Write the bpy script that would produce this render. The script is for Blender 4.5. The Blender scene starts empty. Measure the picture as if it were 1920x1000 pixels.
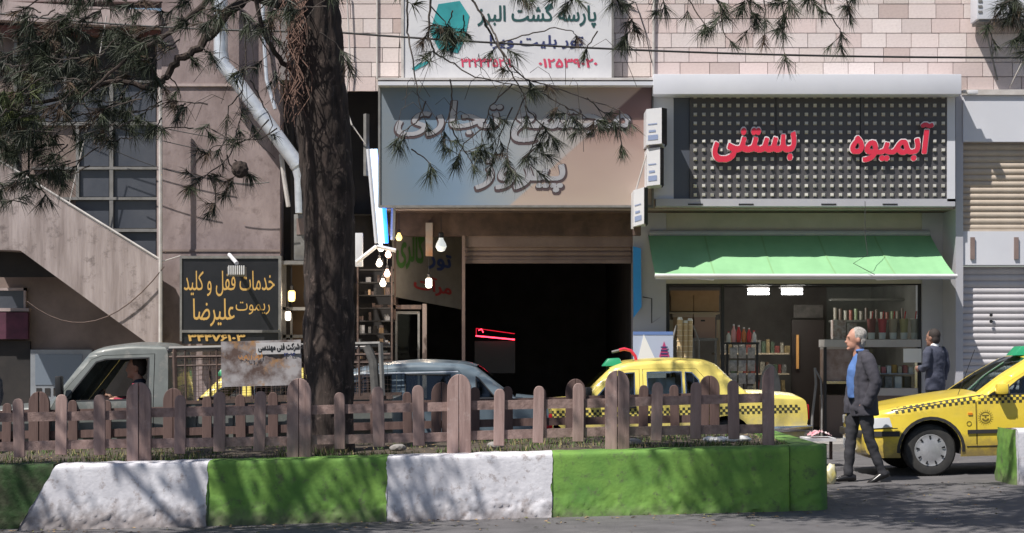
import bpy, bmesh, math, random
from mathutils import Vector, noise, Matrix
from mathutils.geometry import tessellate_polygon
random.seed(7)
R = math.radians
SC = bpy.context.scene
COL = SC.collection
# ------------------------------------------------------------------ camera
F = 3200.0                       # focal length in photograph pixels
H0, YH = 1.55, 662.0             # eye height, horizon row
cd = bpy.data.cameras.new('camera'); cam = bpy.data.objects.new('camera', cd); COL.objects.link(cam)
cd.sensor_fit = 'HORIZONTAL'; cd.sensor_width = 36; cd.lens = F / 1920 * 36
cd.shift_y = (YH - 500) / 1920
cd.clip_start = 0.1; cd.clip_end = 600
cam.location = (0, 0, H0); cam.rotation_euler = (R(90), 0, 0)
SC.camera = cam
# ------------------------------------------------------------------ light
LD = Vector((0.47, 0.45, -1.0)).normalized()      # direction the sunlight travels
w = bpy.data.worlds.new('World'); SC.world = w; w.use_nodes = True
nt = w.node_tree; nt.nodes.clear()
sky = nt.nodes.new('ShaderNodeTexSky'); sky.sky_type = 'NISHITA'; sky.sun_disc = False
sky.sun_elevation = math.asin(-LD.z); sky.sun_rotation = math.atan2(-LD.x, -LD.y)
bg = nt.nodes.new('ShaderNodeBackground'); bg.inputs['Strength'].default_value = 0.07
wo = nt.nodes.new('ShaderNodeOutputWorld')
nt.links.new(sky.outputs[0], bg.inputs['Color']); nt.links.new(bg.outputs[0], wo.inputs['Surface'])
sl = bpy.data.lights.new('sun', 'SUN'); so = bpy.data.objects.new('sun', sl); COL.objects.link(so)
sl.energy = 4.9; sl.angle = R(0.53); sl.color = (1.0, 0.95, 0.88)
so.rotation_euler = LD.to_track_quat('-Z', 'Y').to_euler(); so.location = (-10, -10, 25)
SC.view_settings.view_transform = 'Standard'; SC.view_settings.look = 'None'
SC.view_settings.exposure = 0.40; SC.view_settings.gamma = 1
# ------------------------------------------------------------------ helpers
SL = 0.0254                      # the street climbs gently to the right
def gz(x): return SL * x
def X(px, d): return (px - 960) * d / F
def Z(py, d): return H0 + (YH - py) * d / F
def P(px, py, d): return Vector((X(px, d), d, Z(py, d)))

MATS = {}
def mat(name, col, col2=None, ns=4.0, rough=0.6, metal=0.0, bump=0.0, bs=60.0, streak=1.0, coat=0.0, detail=6, lo=0.35, hi=0.65,
        dirt=None, ds=3.0, dlo=0.55, dhi=0.75, spec=None, vary=0, splash=None, sz=(0.0, 0.25)):
    if name in MATS: return MATS[name]
    m = bpy.data.materials.new(name); m.use_nodes = True; MATS[name] = m
    n, l = m.node_tree.nodes, m.node_tree.links
    b = n['Principled BSDF']
    b.inputs['Roughness'].default_value = rough; b.inputs['Metallic'].default_value = metal
    if coat: b.inputs['Coat Weight'].default_value = coat; b.inputs['Coat Roughness'].default_value = 0.06
    if spec is not None: b.inputs['Specular IOR Level'].default_value = spec
    c4 = lambda c: (c[0], c[1], c[2], 1)
    b.inputs['Base Color'].default_value = c4(col)
    tc = n.new('ShaderNodeTexCoord')
    mp = n.new('ShaderNodeMapping'); l.new(tc.outputs['Object'], mp.inputs['Vector'])
    mp.inputs['Scale'].default_value = (1, 1, streak)
    out = None
    if col2 is not None:
        t = n.new('ShaderNodeTexNoise'); t.inputs['Scale'].default_value = ns; t.inputs['Detail'].default_value = detail
        t.inputs['Roughness'].default_value = 0.62
        l.new(mp.outputs[0], t.inputs['Vector'])
        r = n.new('ShaderNodeMapRange'); r.inputs['From Min'].default_value = lo; r.inputs['From Max'].default_value = hi
        l.new(t.outputs[0], r.inputs['Value'])
        x = n.new('ShaderNodeMix'); x.data_type = 'RGBA'
        x.inputs['A'].default_value = c4(col); x.inputs['B'].default_value = c4(col2)
        l.new(r.outputs[0], x.inputs['Factor']); out = x.outputs['Result']
    if dirt is not None:
        t = n.new('ShaderNodeTexNoise'); t.inputs['Scale'].default_value = ds; t.inputs['Detail'].default_value = 9
        t.inputs['Roughness'].default_value = 0.7
        l.new(tc.outputs['Object'], t.inputs['Vector'])
        r = n.new('ShaderNodeMapRange'); r.inputs['From Min'].default_value = dlo; r.inputs['From Max'].default_value = dhi
        l.new(t.outputs[0], r.inputs['Value'])
        x = n.new('ShaderNodeMix'); x.data_type = 'RGBA'
        if out: l.new(out, x.inputs['A'])
        else: x.inputs['A'].default_value = c4(col)
        x.inputs['B'].default_value = c4(dirt); l.new(r.outputs[0], x.inputs['Factor']); out = x.outputs['Result']
    if splash is not None:
        sp = n.new('ShaderNodeSeparateXYZ'); l.new(tc.outputs['Object'], sp.inputs[0])
        t = n.new('ShaderNodeTexNoise'); t.inputs['Scale'].default_value = 8; t.inputs['Detail'].default_value = 8; t.inputs['Roughness'].default_value = 0.7; l.new(tc.outputs['Object'], t.inputs['Vector'])
        mu = n.new('ShaderNodeMath'); mu.operation = 'MULTIPLY_ADD'; mu.inputs[1].default_value = (sz[1] - sz[0]) * 2.2; mu.inputs[2].default_value = -(sz[1] - sz[0]) * 1.1
        l.new(t.outputs[0], mu.inputs[0]); ad = n.new('ShaderNodeMath'); ad.operation = 'ADD'; l.new(sp.outputs['Z'], ad.inputs[0]); l.new(mu.outputs[0], ad.inputs[1])
        r = n.new('ShaderNodeMapRange'); r.inputs['From Min'].default_value = sz[1]; r.inputs['From Max'].default_value = sz[0]; r.inputs['To Max'].default_value = 0.85; l.new(ad.outputs[0], r.inputs['Value'])
        x = n.new('ShaderNodeMix'); x.data_type = 'RGBA'
        if out: l.new(out, x.inputs['A'])
        else: x.inputs['A'].default_value = c4(col)
        x.inputs['B'].default_value = c4(splash); l.new(r.outputs[0], x.inputs['Factor']); out = x.outputs['Result']
    if vary:
        oi = n.new('ShaderNodeObjectInfo'); r = n.new('ShaderNodeMapRange'); r.inputs['To Min'].default_value = 1 - vary; r.inputs['To Max'].default_value = 1 + vary
        l.new(oi.outputs['Random'], r.inputs['Value']); hs = n.new('ShaderNodeHueSaturation'); l.new(r.outputs[0], hs.inputs['Value'])
        l.new(out, hs.inputs['Color']); out = hs.outputs[0]
    if out: l.new(out, b.inputs['Base Color'])
    if bump:
        t = n.new('ShaderNodeTexNoise'); t.inputs['Scale'].default_value = bs; t.inputs['Detail'].default_value = 5
        l.new(mp.outputs[0], t.inputs['Vector'])
        bu = n.new('ShaderNodeBump'); bu.inputs['Strength'].default_value = bump; bu.inputs['Distance'].default_value = 0.02
        l.new(t.outputs[0], bu.inputs['Height']); l.new(bu.outputs[0], b.inputs['Normal'])
    return m
def emit(name, col, s):
    if name in MATS: return MATS[name]
    m = mat(name, col); b = m.node_tree.nodes['Principled BSDF']
    b.inputs['Emission Color'].default_value = (*col, 1); b.inputs['Emission Strength'].default_value = s
    return m
def glass(name, tint=(1, 1, 1), refl=0.10, tr=1.0):
    if name in MATS: return MATS[name]
    m = bpy.data.materials.new(name); m.use_nodes = True; MATS[name] = m
    n, l = m.node_tree.nodes, m.node_tree.links; n.clear()
    o = n.new('ShaderNodeOutputMaterial'); t = n.new('ShaderNodeBsdfTransparent'); g = n.new('ShaderNodeBsdfGlossy')
    t.inputs[0].default_value = (tint[0] * tr, tint[1] * tr, tint[2] * tr, 1); g.inputs['Roughness'].default_value = 0.03
    g.inputs[0].default_value = (0.9, 0.95, 1, 1)
    x = n.new('ShaderNodeMixShader'); fr = n.new('ShaderNodeFresnel'); fr.inputs[0].default_value = 1.45
    ma = n.new('ShaderNodeMath'); ma.operation = 'ADD'; ma.inputs[1].default_value = refl
    l.new(fr.outputs[0], ma.inputs[0]); l.new(ma.outputs[0], x.inputs[0])
    l.new(t.outputs[0], x.inputs[1]); l.new(g.outputs[0], x.inputs[2]); l.new(x.outputs[0], o.inputs['Surface'])
    return m

def root_loc(p):
    while p.parent: p = p.parent
    return Vector(p.location)
def tagp(o, label=None, cat=None, group=None, kind=None):
    if label: o['label'] = label
    if cat: o['category'] = cat
    if group: o['group'] = group
    if kind: o['kind'] = kind
    return o
def thing(name, label, cat, loc=(0, 0, 0), group=None):
    o = bpy.data.objects.new(name, None); COL.objects.link(o); o.location = loc; o.empty_display_size = 0.2
    return tagp(o, label, cat, group)
def link(name, me, parent=None, top=False):
    o = bpy.data.objects.new(name, me); COL.objects.link(o)
    if parent: o.parent = parent
    return o
class MB:
    def __init__(s): s.v = []; s.f = []; s.mi = []; s.cur = 0
    def add(s, vs, fs):
        b = len(s.v); s.v += [tuple(v) for v in vs]; s.f += [tuple(i + b for i in f) for f in fs]; s.mi += [s.cur] * len(fs)
    def box(s, x0, y0, z0, x1, y1, z1):
        s.add([(x0, y0, z0), (x1, y0, z0), (x1, y1, z0), (x0, y1, z0), (x0, y0, z1), (x1, y0, z1), (x1, y1, z1), (x0, y1, z1)],
              [(0, 3, 2, 1), (4, 5, 6, 7), (0, 1, 5, 4), (1, 2, 6, 5), (2, 3, 7, 6), (3, 0, 4, 7)]); return s
    def pbox(s, px0, py0, px1, py1, d, dep):        # front face seen at these photograph pixels at distance d
        return s.box(X(px0, d), d, Z(py1, d), X(px1, d), d + dep, Z(py0, d))
    def quad(s, a, b, c, d): s.add([a, b, c, d], [(0, 1, 2, 3)]); return s
    def prism(s, poly, y0, y1):                     # poly of (x, z)
        n = len(poly); vs = [(x, y0, z) for x, z in poly] + [(x, y1, z) for x, z in poly]
        fs = [tuple(range(n)), tuple(range(2 * n - 1, n - 1, -1))] + [(i, i + n, (i + 1) % n + n, (i + 1) % n) for i in range(n)]
        s.add(vs, fs); return s
    def tube(s, pts, r, n=8, cap=True):
        pts = [Vector(p) for p in pts]
        rs = r if isinstance(r, (list, tuple)) else [r] * len(pts)
        vs = []; fs = []; up = None
        for i, p in enumerate(pts):
            t = (pts[min(i + 1, len(pts) - 1)] - pts[max(i - 1, 0)]).normalized()
            if up is None: up = Vector((0, 0, 1)) if abs(t.z) < 0.9 else Vector((1, 0, 0))
            a = t.cross(up).normalized(); b = a.cross(t).normalized(); up = b
            for k in range(n):
                q = 2 * math.pi * k / n
                vs.append(p + (a * math.cos(q) + b * math.sin(q)) * rs[i])
        for i in range(len(pts) - 1):
            for k in range(n):
                fs.append((i * n + k, i * n + (k + 1) % n, (i + 1) * n + (k + 1) % n, (i + 1) * n + k))
        if cap: fs += [tuple(range(n - 1, -1, -1)), tuple(range((len(pts) - 1) * n, len(pts) * n))]
        s.add(vs, fs); return s
    def lathe(s, prof, c, axis='z', n=20):
        vs = []; fs = []; c = Vector(c)
        for r, h in prof:
            for k in range(n):
                q = 2 * math.pi * k / n; a, b = r * math.cos(q), r * math.sin(q)
                vs.append(c + (Vector((a, b, h)) if axis == 'z' else Vector((a, h, b))))
        m = len(prof)
        for i in range(m - 1):
            for k in range(n):
                fs.append((i * n + k, i * n + (k + 1) % n, (i + 1) * n + (k + 1) % n, (i + 1) * n + k))
        if prof[0][0] > 1e-4: fs.append(tuple(range(n - 1, -1, -1)))
        if prof[-1][0] > 1e-4: fs.append(tuple(range((m - 1) * n, m * n)))
        s.add(vs, fs); return s
    def build(s, name, m, parent=None, smooth=False, local=False, bevel=0, angle=35):
        vs = s.v
        if parent is not None and not local:
            r = root_loc(parent); vs = [(v[0] - r.x, v[1] - r.y, v[2] - r.z) for v in vs]
            loc = (0, 0, 0)
        elif parent is None:
            xs = [v[0] for v in vs]; ys = [v[1] for v in vs]; zs = [v[2] for v in vs]
            loc = ((min(xs) + max(xs)) / 2, (min(ys) + max(ys)) / 2, min(zs))
            vs = [(v[0] - loc[0], v[1] - loc[1], v[2] - loc[2]) for v in vs]
        else: loc = (0, 0, 0)
        me = bpy.data.meshes.new(name); me.from_pydata(vs, [], s.f)
        ms = m if isinstance(m, (list, tuple)) else [m]
        for q in ms: me.materials.append(q)
        if len(ms) > 1:
            for p, i in zip(me.polygons, s.mi): p.material_index = i
        me.validate()
        if bevel:
            bm = bmesh.new(); bm.from_mesh(me)
            bmesh.ops.recalc_face_normals(bm, faces=bm.faces)
            es = [e for e in bm.edges if len(e.link_faces) == 2 and e.calc_face_angle(0) > 0.6]
            bmesh.ops.bevel(bm, geom=es, offset=bevel, segments=2, affect='EDGES', profile=0.6)
            bm.to_mesh(me); bm.free(); smooth = True
        else:
            bm = bmesh.new(); bm.from_mesh(me); bmesh.ops.recalc_face_normals(bm, faces=bm.faces); bm.to_mesh(me); bm.free()
        if smooth:
            me.shade_smooth(); me.set_sharp_from_angle(angle=R(angle))
        o = link(name, me, parent); o.location = loc
        return o
def B(px0, py0, px1, py1, d, dep): return MB().pbox(px0, py0, px1, py1, d, dep)
def copy_tree(o, parent=None):
    c = o.copy(); COL.objects.link(c)
    if parent is not None: c.parent = parent
    for ch in list(o.children): copy_tree(ch, c)
    return c

# Persian letters: isolated, final, initial, medial forms
FORMS = {'ا': ('\uFE8D', '\uFE8E', None, None), 'آ': ('\uFE81', '\uFE82', None, None), 'ب': ('\uFE8F', '\uFE90', '\uFE91', '\uFE92'), 'پ': ('\uFB56', '\uFB57', '\uFB58', '\uFB59'),
'ت': ('\uFE95', '\uFE96', '\uFE97', '\uFE98'), 'ج': ('\uFE9D', '\uFE9E', '\uFE9F', '\uFEA0'), 'خ': ('\uFEA5', '\uFEA6', '\uFEA7', '\uFEA8'), 'د': ('\uFEA9', '\uFEAA', None, None),
'ر': ('\uFEAD', '\uFEAE', None, None), 'ز': ('\uFEAF', '\uFEB0', None, None), 'س': ('\uFEB1', '\uFEB2', '\uFEB3', '\uFEB4'), 'ش': ('\uFEB5', '\uFEB6', '\uFEB7', '\uFEB8'), 'ض': ('\uFEBD', '\uFEBE', '\uFEBF', '\uFEC0'),
'ع': ('\uFEC9', '\uFECA', '\uFECB', '\uFECC'), 'ف': ('\uFED1', '\uFED2', '\uFED3', '\uFED4'), 'ق': ('\uFED5', '\uFED6', '\uFED7', '\uFED8'), 'ک': ('\uFB8E', '\uFB8F', '\uFB90', '\uFB91'), 'گ': ('\uFB92', '\uFB93', '\uFB94', '\uFB95'),
'ل': ('\uFEDD', '\uFEDE', '\uFEDF', '\uFEE0'), 'م': ('\uFEE1', '\uFEE2', '\uFEE3', '\uFEE4'), 'ن': ('\uFEE5', '\uFEE6', '\uFEE7', '\uFEE8'), 'ه': ('\uFEE9', '\uFEEA', '\uFEEB', '\uFEEC'), 'و': ('\uFEED', '\uFEEE', None, None), 'ی': ('\uFBFC', '\uFBFD', '\uFBFE', '\uFBFF')}
def shape(s):
    out = []
    for i, c in enumerate(s):
        if c not in FORMS: out.append(c); continue
        pj = i > 0 and s[i - 1] in FORMS and FORMS[s[i - 1]][2] is not None
        nj = FORMS[c][2] is not None and i + 1 < len(s) and s[i + 1] in FORMS
        out.append(FORMS[c][(3 if pj else 2) if nj else (1 if pj else 0)])
    return ''.join(reversed(out))
def text_geo(s, shear=0.0, ext=0.0, bold=0.0):
    """letters filled by non-zero winding along fine scan lines (the font's strokes overlap themselves); (u, v, w), w towards the viewer"""
    c = bpy.data.curves.new('t', 'FONT'); c.body = s; c.size = 1; c.shear = shear; c.resolution_u = 5; c.fill_mode = 'NONE'
    o = bpy.data.objects.new('t', c); COL.objects.link(o)
    bpy.context.view_layer.update()
    me = bpy.data.meshes.new_from_object(o.evaluated_get(bpy.context.evaluated_depsgraph_get()))
    vs = [tuple(v.co[:2]) for v in me.vertices]; es = [tuple(e.vertices) for e in me.edges]
    bpy.data.objects.remove(o); bpy.data.curves.remove(c); bpy.data.meshes.remove(me)
    brk = set(range(len(vs))); conn = set()
    for a, b in es:
        if abs(a - b) == 1: conn.add(min(a, b))
    loops = []; cur = [0]
    for k in range(1, len(vs)):
        if k - 1 in conn: cur.append(k)
        else: loops.append(cur); cur = [k]
    loops.append(cur)
    seg = []
    for l_ in loops:
        for a, b in zip(l_, l_[1:] + l_[:1]): seg.append((vs[a], vs[b]))
    ys = [v[1] for v in vs]; y0 = min(ys) - bold; y1 = max(ys) + bold; h = 0.0135; n = int((y1 - y0) / h) + 1
    rows = [[] for _ in range(n)]
    for (ax, ay), (bx_, by) in seg:
        if ay == by: continue
        d = 1 if by > ay else -1; lo, hi = min(ay, by), max(ay, by)
        for r in range(max(0, int((lo - y0) / h - .5)), min(n, int((hi - y0) / h + 1.5))):
            y = y0 + (r + .5) * h
            if lo <= y < hi: rows[r].append((ax + (bx_ - ax) * (y - ay) / (by - ay), d))
    iv = []
    for r in rows:
        r.sort(); w_ = 0; out = []; st = None
        for x, d in r:
            if w_ == 0: st = x
            w_ += d
            if w_ == 0 and x - st > 1e-4: out.append((st, x))
        iv.append(out)
    kb_ = int(bold / h); V = []; Fc = []
    for r in range(n):
        allv = []
        for q in range(-kb_, kb_ + 1):
            if 0 <= r + q < n:
                e = math.sqrt(max(0, bold * bold - (q * h) ** 2)); allv += [(a - e, b + e) for a, b in iv[r + q]]
        allv.sort(); mg = []
        for a, b in allv:
            if mg and a <= mg[-1][1]: mg[-1][1] = max(mg[-1][1], b)
            else: mg.append([a, b])
        ya, yb = y0 + r * h, y0 + (r + 1) * h
        for a, b in mg:
            k = len(V); V += [(a, ya, ext), (b, ya, ext), (b, yb, ext), (a, yb, ext)]; Fc.append((k, k + 1, k + 2, k + 3))
            if ext:
                V += [(a, ya, 0), (b, ya, 0), (b, yb, 0), (a, yb, 0)]; Fc += [(k, k + 3, k + 7, k + 4), (k + 1, k + 5, k + 6, k + 2), (k + 3, k + 2, k + 6, k + 7), (k, k + 4, k + 5, k + 1)]
    return V, Fc
def text(name, s, m, parent, px0, py0, px1, py1, d, shear=0.0, ext=0.0, bold=0.02, fa=True, label=None, ky=None):
    V, Fc = text_geo(shape(s) if fa else s, shear, ext, bold)
    us = [v[0] for v in V]; vv = [v[1] for v in V]
    u0, u1, v0, v1 = min(us), max(us), min(vv), max(vv)
    x0, x1, z0, z1 = X(px0, d), X(px1, d), Z(py1, d), Z(py0, d)
    mb = MB(); kw = (x1 - x0) / (u1 - u0)
    mb.add([(x0 + (a - u0) * kw, d - 0.002 - c * (kw if ext else .3), z0 + (b - v0) / (v1 - v0) * (z1 - z0)) for a, b, c in V], Fc)
    me_parent = parent
    o = mb.build(name, m, me_parent)
    if label: o['label'] = label
    return o

# ------------------------------------------------------------------ materials
M_asph = mat('asphalt', (0.085, 0.081, 0.085), (0.125, 0.119, 0.124), ns=3, rough=0.85, bump=0.5, bs=90, dirt=(0.17, 0.16, 0.155), ds=1.1, dlo=.56, dhi=.8)
M_pave = mat('pavement_concrete', (0.30, 0.28, 0.27), (0.22, 0.21, 0.20), ns=6, rough=0.85, bump=0.3, bs=40)
M_curbw = mat('white_paint', (0.66, 0.65, 0.69), (0.52, 0.51, 0.55), ns=2.6, rough=0.85, bump=0.18, bs=30, dirt=(0.32, 0.28, 0.28), ds=9, dlo=.54, dhi=.66, splash=(0.20, 0.17, 0.165), sz=(-.02, .20))
M_curbg = mat('green_paint', (0.165, 0.31, 0.055), (0.085, 0.20, 0.035), ns=2.2, rough=0.8, bump=0.18, bs=30, dirt=(0.09, 0.13, 0.05), ds=9, dlo=.54, dhi=.66, splash=(0.11, 0.115, 0.07), sz=(-.02, .16))
M_curbd = mat('shaded_green_paint', (0.02, 0.055, 0.012), (0.035, 0.04, 0.02), ns=6, rough=0.85, bump=0.5, bs=28)  # green paint with the shade at the planter's left end put into it
M_conc = mat('raw_concrete', (0.20, 0.18, 0.17), (0.12, 0.11, 0.10), ns=8, rough=0.9, bump=0.5, bs=40)
M_soil = mat('soil', (0.055, 0.042, 0.03), (0.10, 0.08, 0.06), ns=12, rough=0.95, bump=0.8, bs=50)
M_wood = mat('faded_brown_wood', (0.31, 0.215, 0.195), (0.20, 0.13, 0.116), ns=14, rough=0.75, bump=0.35, bs=30, streak=0.12, dirt=(0.38, 0.30, 0.28), ds=7, vary=.20)
M_woodd = mat('weathered_rail_wood', (0.29, 0.20, 0.18), (0.18, 0.117, 0.102), ns=16, rough=0.8, bump=0.35, bs=30, vary=.2)
M_bark = mat('pine_bark', (0.058, 0.041, 0.035), (0.018, 0.013, 0.011), ns=16, rough=0.95, bump=1.0, bs=20, streak=0.25, dirt=(0.19, 0.14, 0.12), ds=12, dlo=.58, dhi=.72)
M_twig = mat('twig', (0.045, 0.035, 0.032), (0.09, 0.075, 0.065), ns=20, rough=0.9)
M_needle = mat('pine_needles', (0.013, 0.018, 0.012), (0.030, 0.040, 0.018), ns=3, rough=0.6)
M_needleo = mat('olive_pine_needles', (0.045, 0.058, 0.026), (0.028, 0.038, 0.018), ns=3, rough=0.6)
M_needleb = mat('dead_brown_needles', (0.10, 0.065, 0.04), (0.06, 0.04, 0.028), ns=3, rough=0.8)
M_needley = mat('sunlit_pine_needles', (0.10, 0.12, 0.03), (0.05, 0.07, 0.02), ns=3, rough=0.6)  # tufts at the left edge, sunlight put into their colour
M_leaf = mat('leaves', (0.05, 0.10, 0.025), (0.03, 0.07, 0.02), ns=3, rough=0.6)
M_stones = [mat('pink_stone_%s' % n_, c, c2, ns=9, rough=0.85, bump=0.3, bs=50, dirt=(0.42, 0.35, 0.33), ds=5, dlo=.6, dhi=.85, vary=.09) for n_, c, c2 in (
    ('pale', (0.66, 0.57, 0.55), (0.60, 0.51, 0.49)), ('rose', (0.62, 0.51, 0.49), (0.56, 0.46, 0.44)), ('cream', (0.70, 0.62, 0.60), (0.63, 0.55, 0.53)),
    ('buff', (0.62, 0.54, 0.51), (0.55, 0.47, 0.44)), ('brownish', (0.53, 0.43, 0.40), (0.48, 0.38, 0.36)))]
M_mortar = mat('mortar', (0.34, 0.28, 0.27), (0.26, 0.21, 0.20), ns=20, rough=0.9)
M_plast = mat('old_pink_plaster', (0.30, 0.24, 0.235), (0.19, 0.145, 0.142), ns=2.4, rough=0.9, bump=0.3, bs=14, streak=0.5, dirt=(0.16, 0.12, 0.115), ds=4.5, dlo=.52, dhi=.68)
M_parap = mat('streaked_concrete', (0.39, 0.33, 0.32), (0.24, 0.195, 0.185), ns=7, rough=0.9, bump=0.35, bs=20, streak=0.12, dirt=(0.12, 0.095, 0.09), ds=4, dlo=.54, dhi=.7)
M_beam = mat('pale_concrete_beam', (0.42, 0.34, 0.33), (0.32, 0.26, 0.25), ns=4, rough=0.9)
M_dark = mat('near_black', (0.022, 0.02, 0.02), (0.035, 0.03, 0.028), ns=3, rough=0.9)  # near-black base colour for openings, recesses and undersides
M_brown = mat('rusty_brown_soffit', (0.13, 0.085, 0.07), (0.06, 0.04, 0.035), ns=3, rough=0.85, bump=0.2)
M_under = mat('dusty_tan_wall', (0.24, 0.185, 0.165), (0.17, 0.13, 0.115), ns=2, rough=0.9)
M_pane = mat('dusty_window_pane', (0.050, 0.056, 0.072), (0.075, 0.08, 0.095), ns=1.5, rough=0.35)
M_frameg = mat('grey_painted_frame', (0.20, 0.195, 0.19), (0.14, 0.135, 0.13), ns=8, rough=0.6)
M_pipe = mat('pale_pipe', (0.55, 0.52, 0.50), (0.40, 0.37, 0.35), ns=5, rough=0.5)
M_galv = mat('galvanised_duct', (0.68, 0.71, 0.76), (0.52, 0.55, 0.60), ns=7, rough=0.42, metal=0.45, dirt=(0.30, 0.28, 0.27), ds=5, dlo=.6, dhi=.8)
M_white = mat('white_board', (0.62, 0.62, 0.64), (0.54, 0.54, 0.57), ns=2, rough=0.5)
M_alu = mat('grey_composite_panel', (0.42, 0.42, 0.46), (0.37, 0.37, 0.41), ns=1.3, rough=0.4)
M_aluw = mat('white_composite_panel', (0.60, 0.61, 0.66), (0.55, 0.56, 0.61), ns=1.0, rough=0.4)
M_char = mat('charcoal_panel', (0.062, 0.060, 0.066), (0.078, 0.075, 0.08), ns=2, rough=0.5)
M_slate = mat('slate_blue_panel', (0.075, 0.085, 0.11), rough=0.45)
M_red = mat('red_acrylic', (0.62, 0.03, 0.065), rough=0.3)
M_cream = mat('cream_wall', (0.50, 0.47, 0.40), (0.42, 0.40, 0.33), ns=2, rough=0.8)
M_shut = mat('shutter_paint', (0.50, 0.48, 0.50), (0.43, 0.41, 0.43), ns=3, rough=0.5, streak=.5)
M_shutb = mat('shutter_tan', (0.47, 0.40, 0.33), (0.38, 0.32, 0.26), ns=3, rough=0.55)
M_shutd = mat('shutter_dusty_brown', (0.23, 0.17, 0.155), (0.17, 0.12, 0.11), ns=3, rough=0.6)
M_awn = mat('green_awning_cloth', (0.24, 0.48, 0.25), (0.21, 0.43, 0.22), ns=2, rough=0.75, bump=0.15, bs=25)
M_blk = mat('black_plastic', (0.012, 0.012, 0.014), rough=0.5)
M_rub = mat('tyre_rubber', (0.022, 0.022, 0.024), (0.04, 0.038, 0.036), ns=8, rough=0.85)
M_yel = mat('yellow_taxi_paint', (0.84, 0.63, 0.06), (0.76, 0.56, 0.06), ns=2.5, rough=0.30, coat=0.6, dirt=(0.50, 0.40, 0.10), ds=3.4, dlo=.52, dhi=.9, splash=(.30, .22, .10), sz=(.22, .52))
M_yel2 = mat('pale_yellow_taxi_paint', (0.84, 0.69, 0.16), (0.76, 0.61, 0.15), ns=2.5, rough=0.33, coat=0.5, dirt=(0.52, 0.45, 0.16), ds=3.4, dlo=.52, dhi=.9, splash=(.42, .38, .28), sz=(.30, .66))
M_blue = mat('dusty_blue_paint', (0.135, 0.175, 0.21), (0.10, 0.135, 0.165), ns=3, rough=0.35, coat=0.4)
M_gryg = mat('faded_grey_green_paint', (0.155, 0.168, 0.162), (0.11, 0.12, 0.115), ns=5, rough=0.45, coat=0.3, dirt=(.26, .25, .23), ds=5, dlo=.55, dhi=.75)
M_rust = mat('rusty_steel', (0.13, 0.085, 0.07), (0.07, 0.05, 0.045), ns=15, rough=0.75, metal=0.2)
M_chr = mat('chrome', (0.7, 0.7, 0.72), rough=0.18, metal=1.0)
M_hub = mat('silver_hubcap', (0.42, 0.42, 0.44), (0.32, 0.32, 0.34), ns=9, rough=0.4, metal=0.35)
M_lens = mat('clear_headlight', (0.62, 0.64, 0.68), rough=0.12, spec=.8)
M_redl = mat('red_tail_light', (0.38, 0.012, 0.015), rough=0.2)
M_amb = mat('amber_light', (0.7, 0.22, 0.02), rough=0.2)
M_seat = mat('dark_seat_cloth', (0.035, 0.033, 0.035), rough=0.9)
M_grn = mat('green_plastic', (0.02, 0.27, 0.13), rough=0.35)
M_skin = mat('skin', (0.47, 0.25, 0.18), (0.42, 0.21, 0.15), ns=10, rough=0.55)
M_skind = mat('tanned_skin', (0.24, 0.12, 0.085), rough=0.55)
M_hairg = mat('grey_hair', (0.46, 0.43, 0.40), (0.20, 0.18, 0.17), ns=55, rough=0.8, bump=.5, bs=80)
M_hairb = mat('dark_hair', (0.03, 0.022, 0.02), rough=0.8)
M_suit = mat('grey_suit_cloth', (0.058, 0.055, 0.070), (0.040, 0.038, 0.050), ns=7, rough=0.9, bump=0.6, bs=16, streak=.6)
M_trou = mat('dark_trousers_cloth', (0.038, 0.038, 0.045), (0.028, 0.027, 0.033), ns=7, rough=0.9, bump=0.3, bs=12)
M_suitb = mat('blue_grey_suit_cloth', (0.060, 0.066, 0.10), (0.045, 0.05, 0.078), ns=7, rough=0.9, bump=0.35, bs=12)
M_shirt = mat('blue_shirt_cloth', (0.09, 0.18, 0.42), (0.07, 0.14, 0.35), ns=8, rough=0.85, bump=.3, bs=15)
M_wshirt = mat('white_shirt_cloth', (0.72, 0.72, 0.74), rough=0.85)
M_shoe = mat('black_leather', (0.012, 0.011, 0.012), rough=0.3)
M_gold = mat('gold_paint', (0.55, 0.34, 0.10), rough=0.5)
M_card = mat('brown_cardboard', (0.34, 0.22, 0.13), (0.28, 0.18, 0.10), ns=6, rough=0.85)
M_paper = mat('white_paper', (0.75, 0.74, 0.72), rough=0.8)
M_gclear = glass('clear_glass', (0.92, 0.95, 0.95), -0.02)
M_gcar = glass('car_glass', (0.55, 0.62, 0.62), 0.03)
M_room = mat('dim_shop_wall', (0.16, 0.15, 0.135), (0.11, 0.10, 0.09), ns=2, rough=0.85)

# ------------------------------------------------------------------ ground
mb = MB()
nx = 60
for i in range(nx):
    a, b = -90 + 180 * i / nx, -90 + 180 * (i + 1) / nx
    mb.quad((a, -60, gz(a)), (b, -60, gz(b)), (b, 27.5, gz(b)), (a, 27.5, gz(a)))
road = mb.build('road', M_asph); tagp(road, kind='structure')
mb = MB(); mb.quad((-90, 27.5, gz(-90)), (90, 27.5, gz(90)), (90, 150, gz(90)), (-90, 150, gz(-90)))
tagp(mb.build('ground', M_asph), kind='structure')
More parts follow.
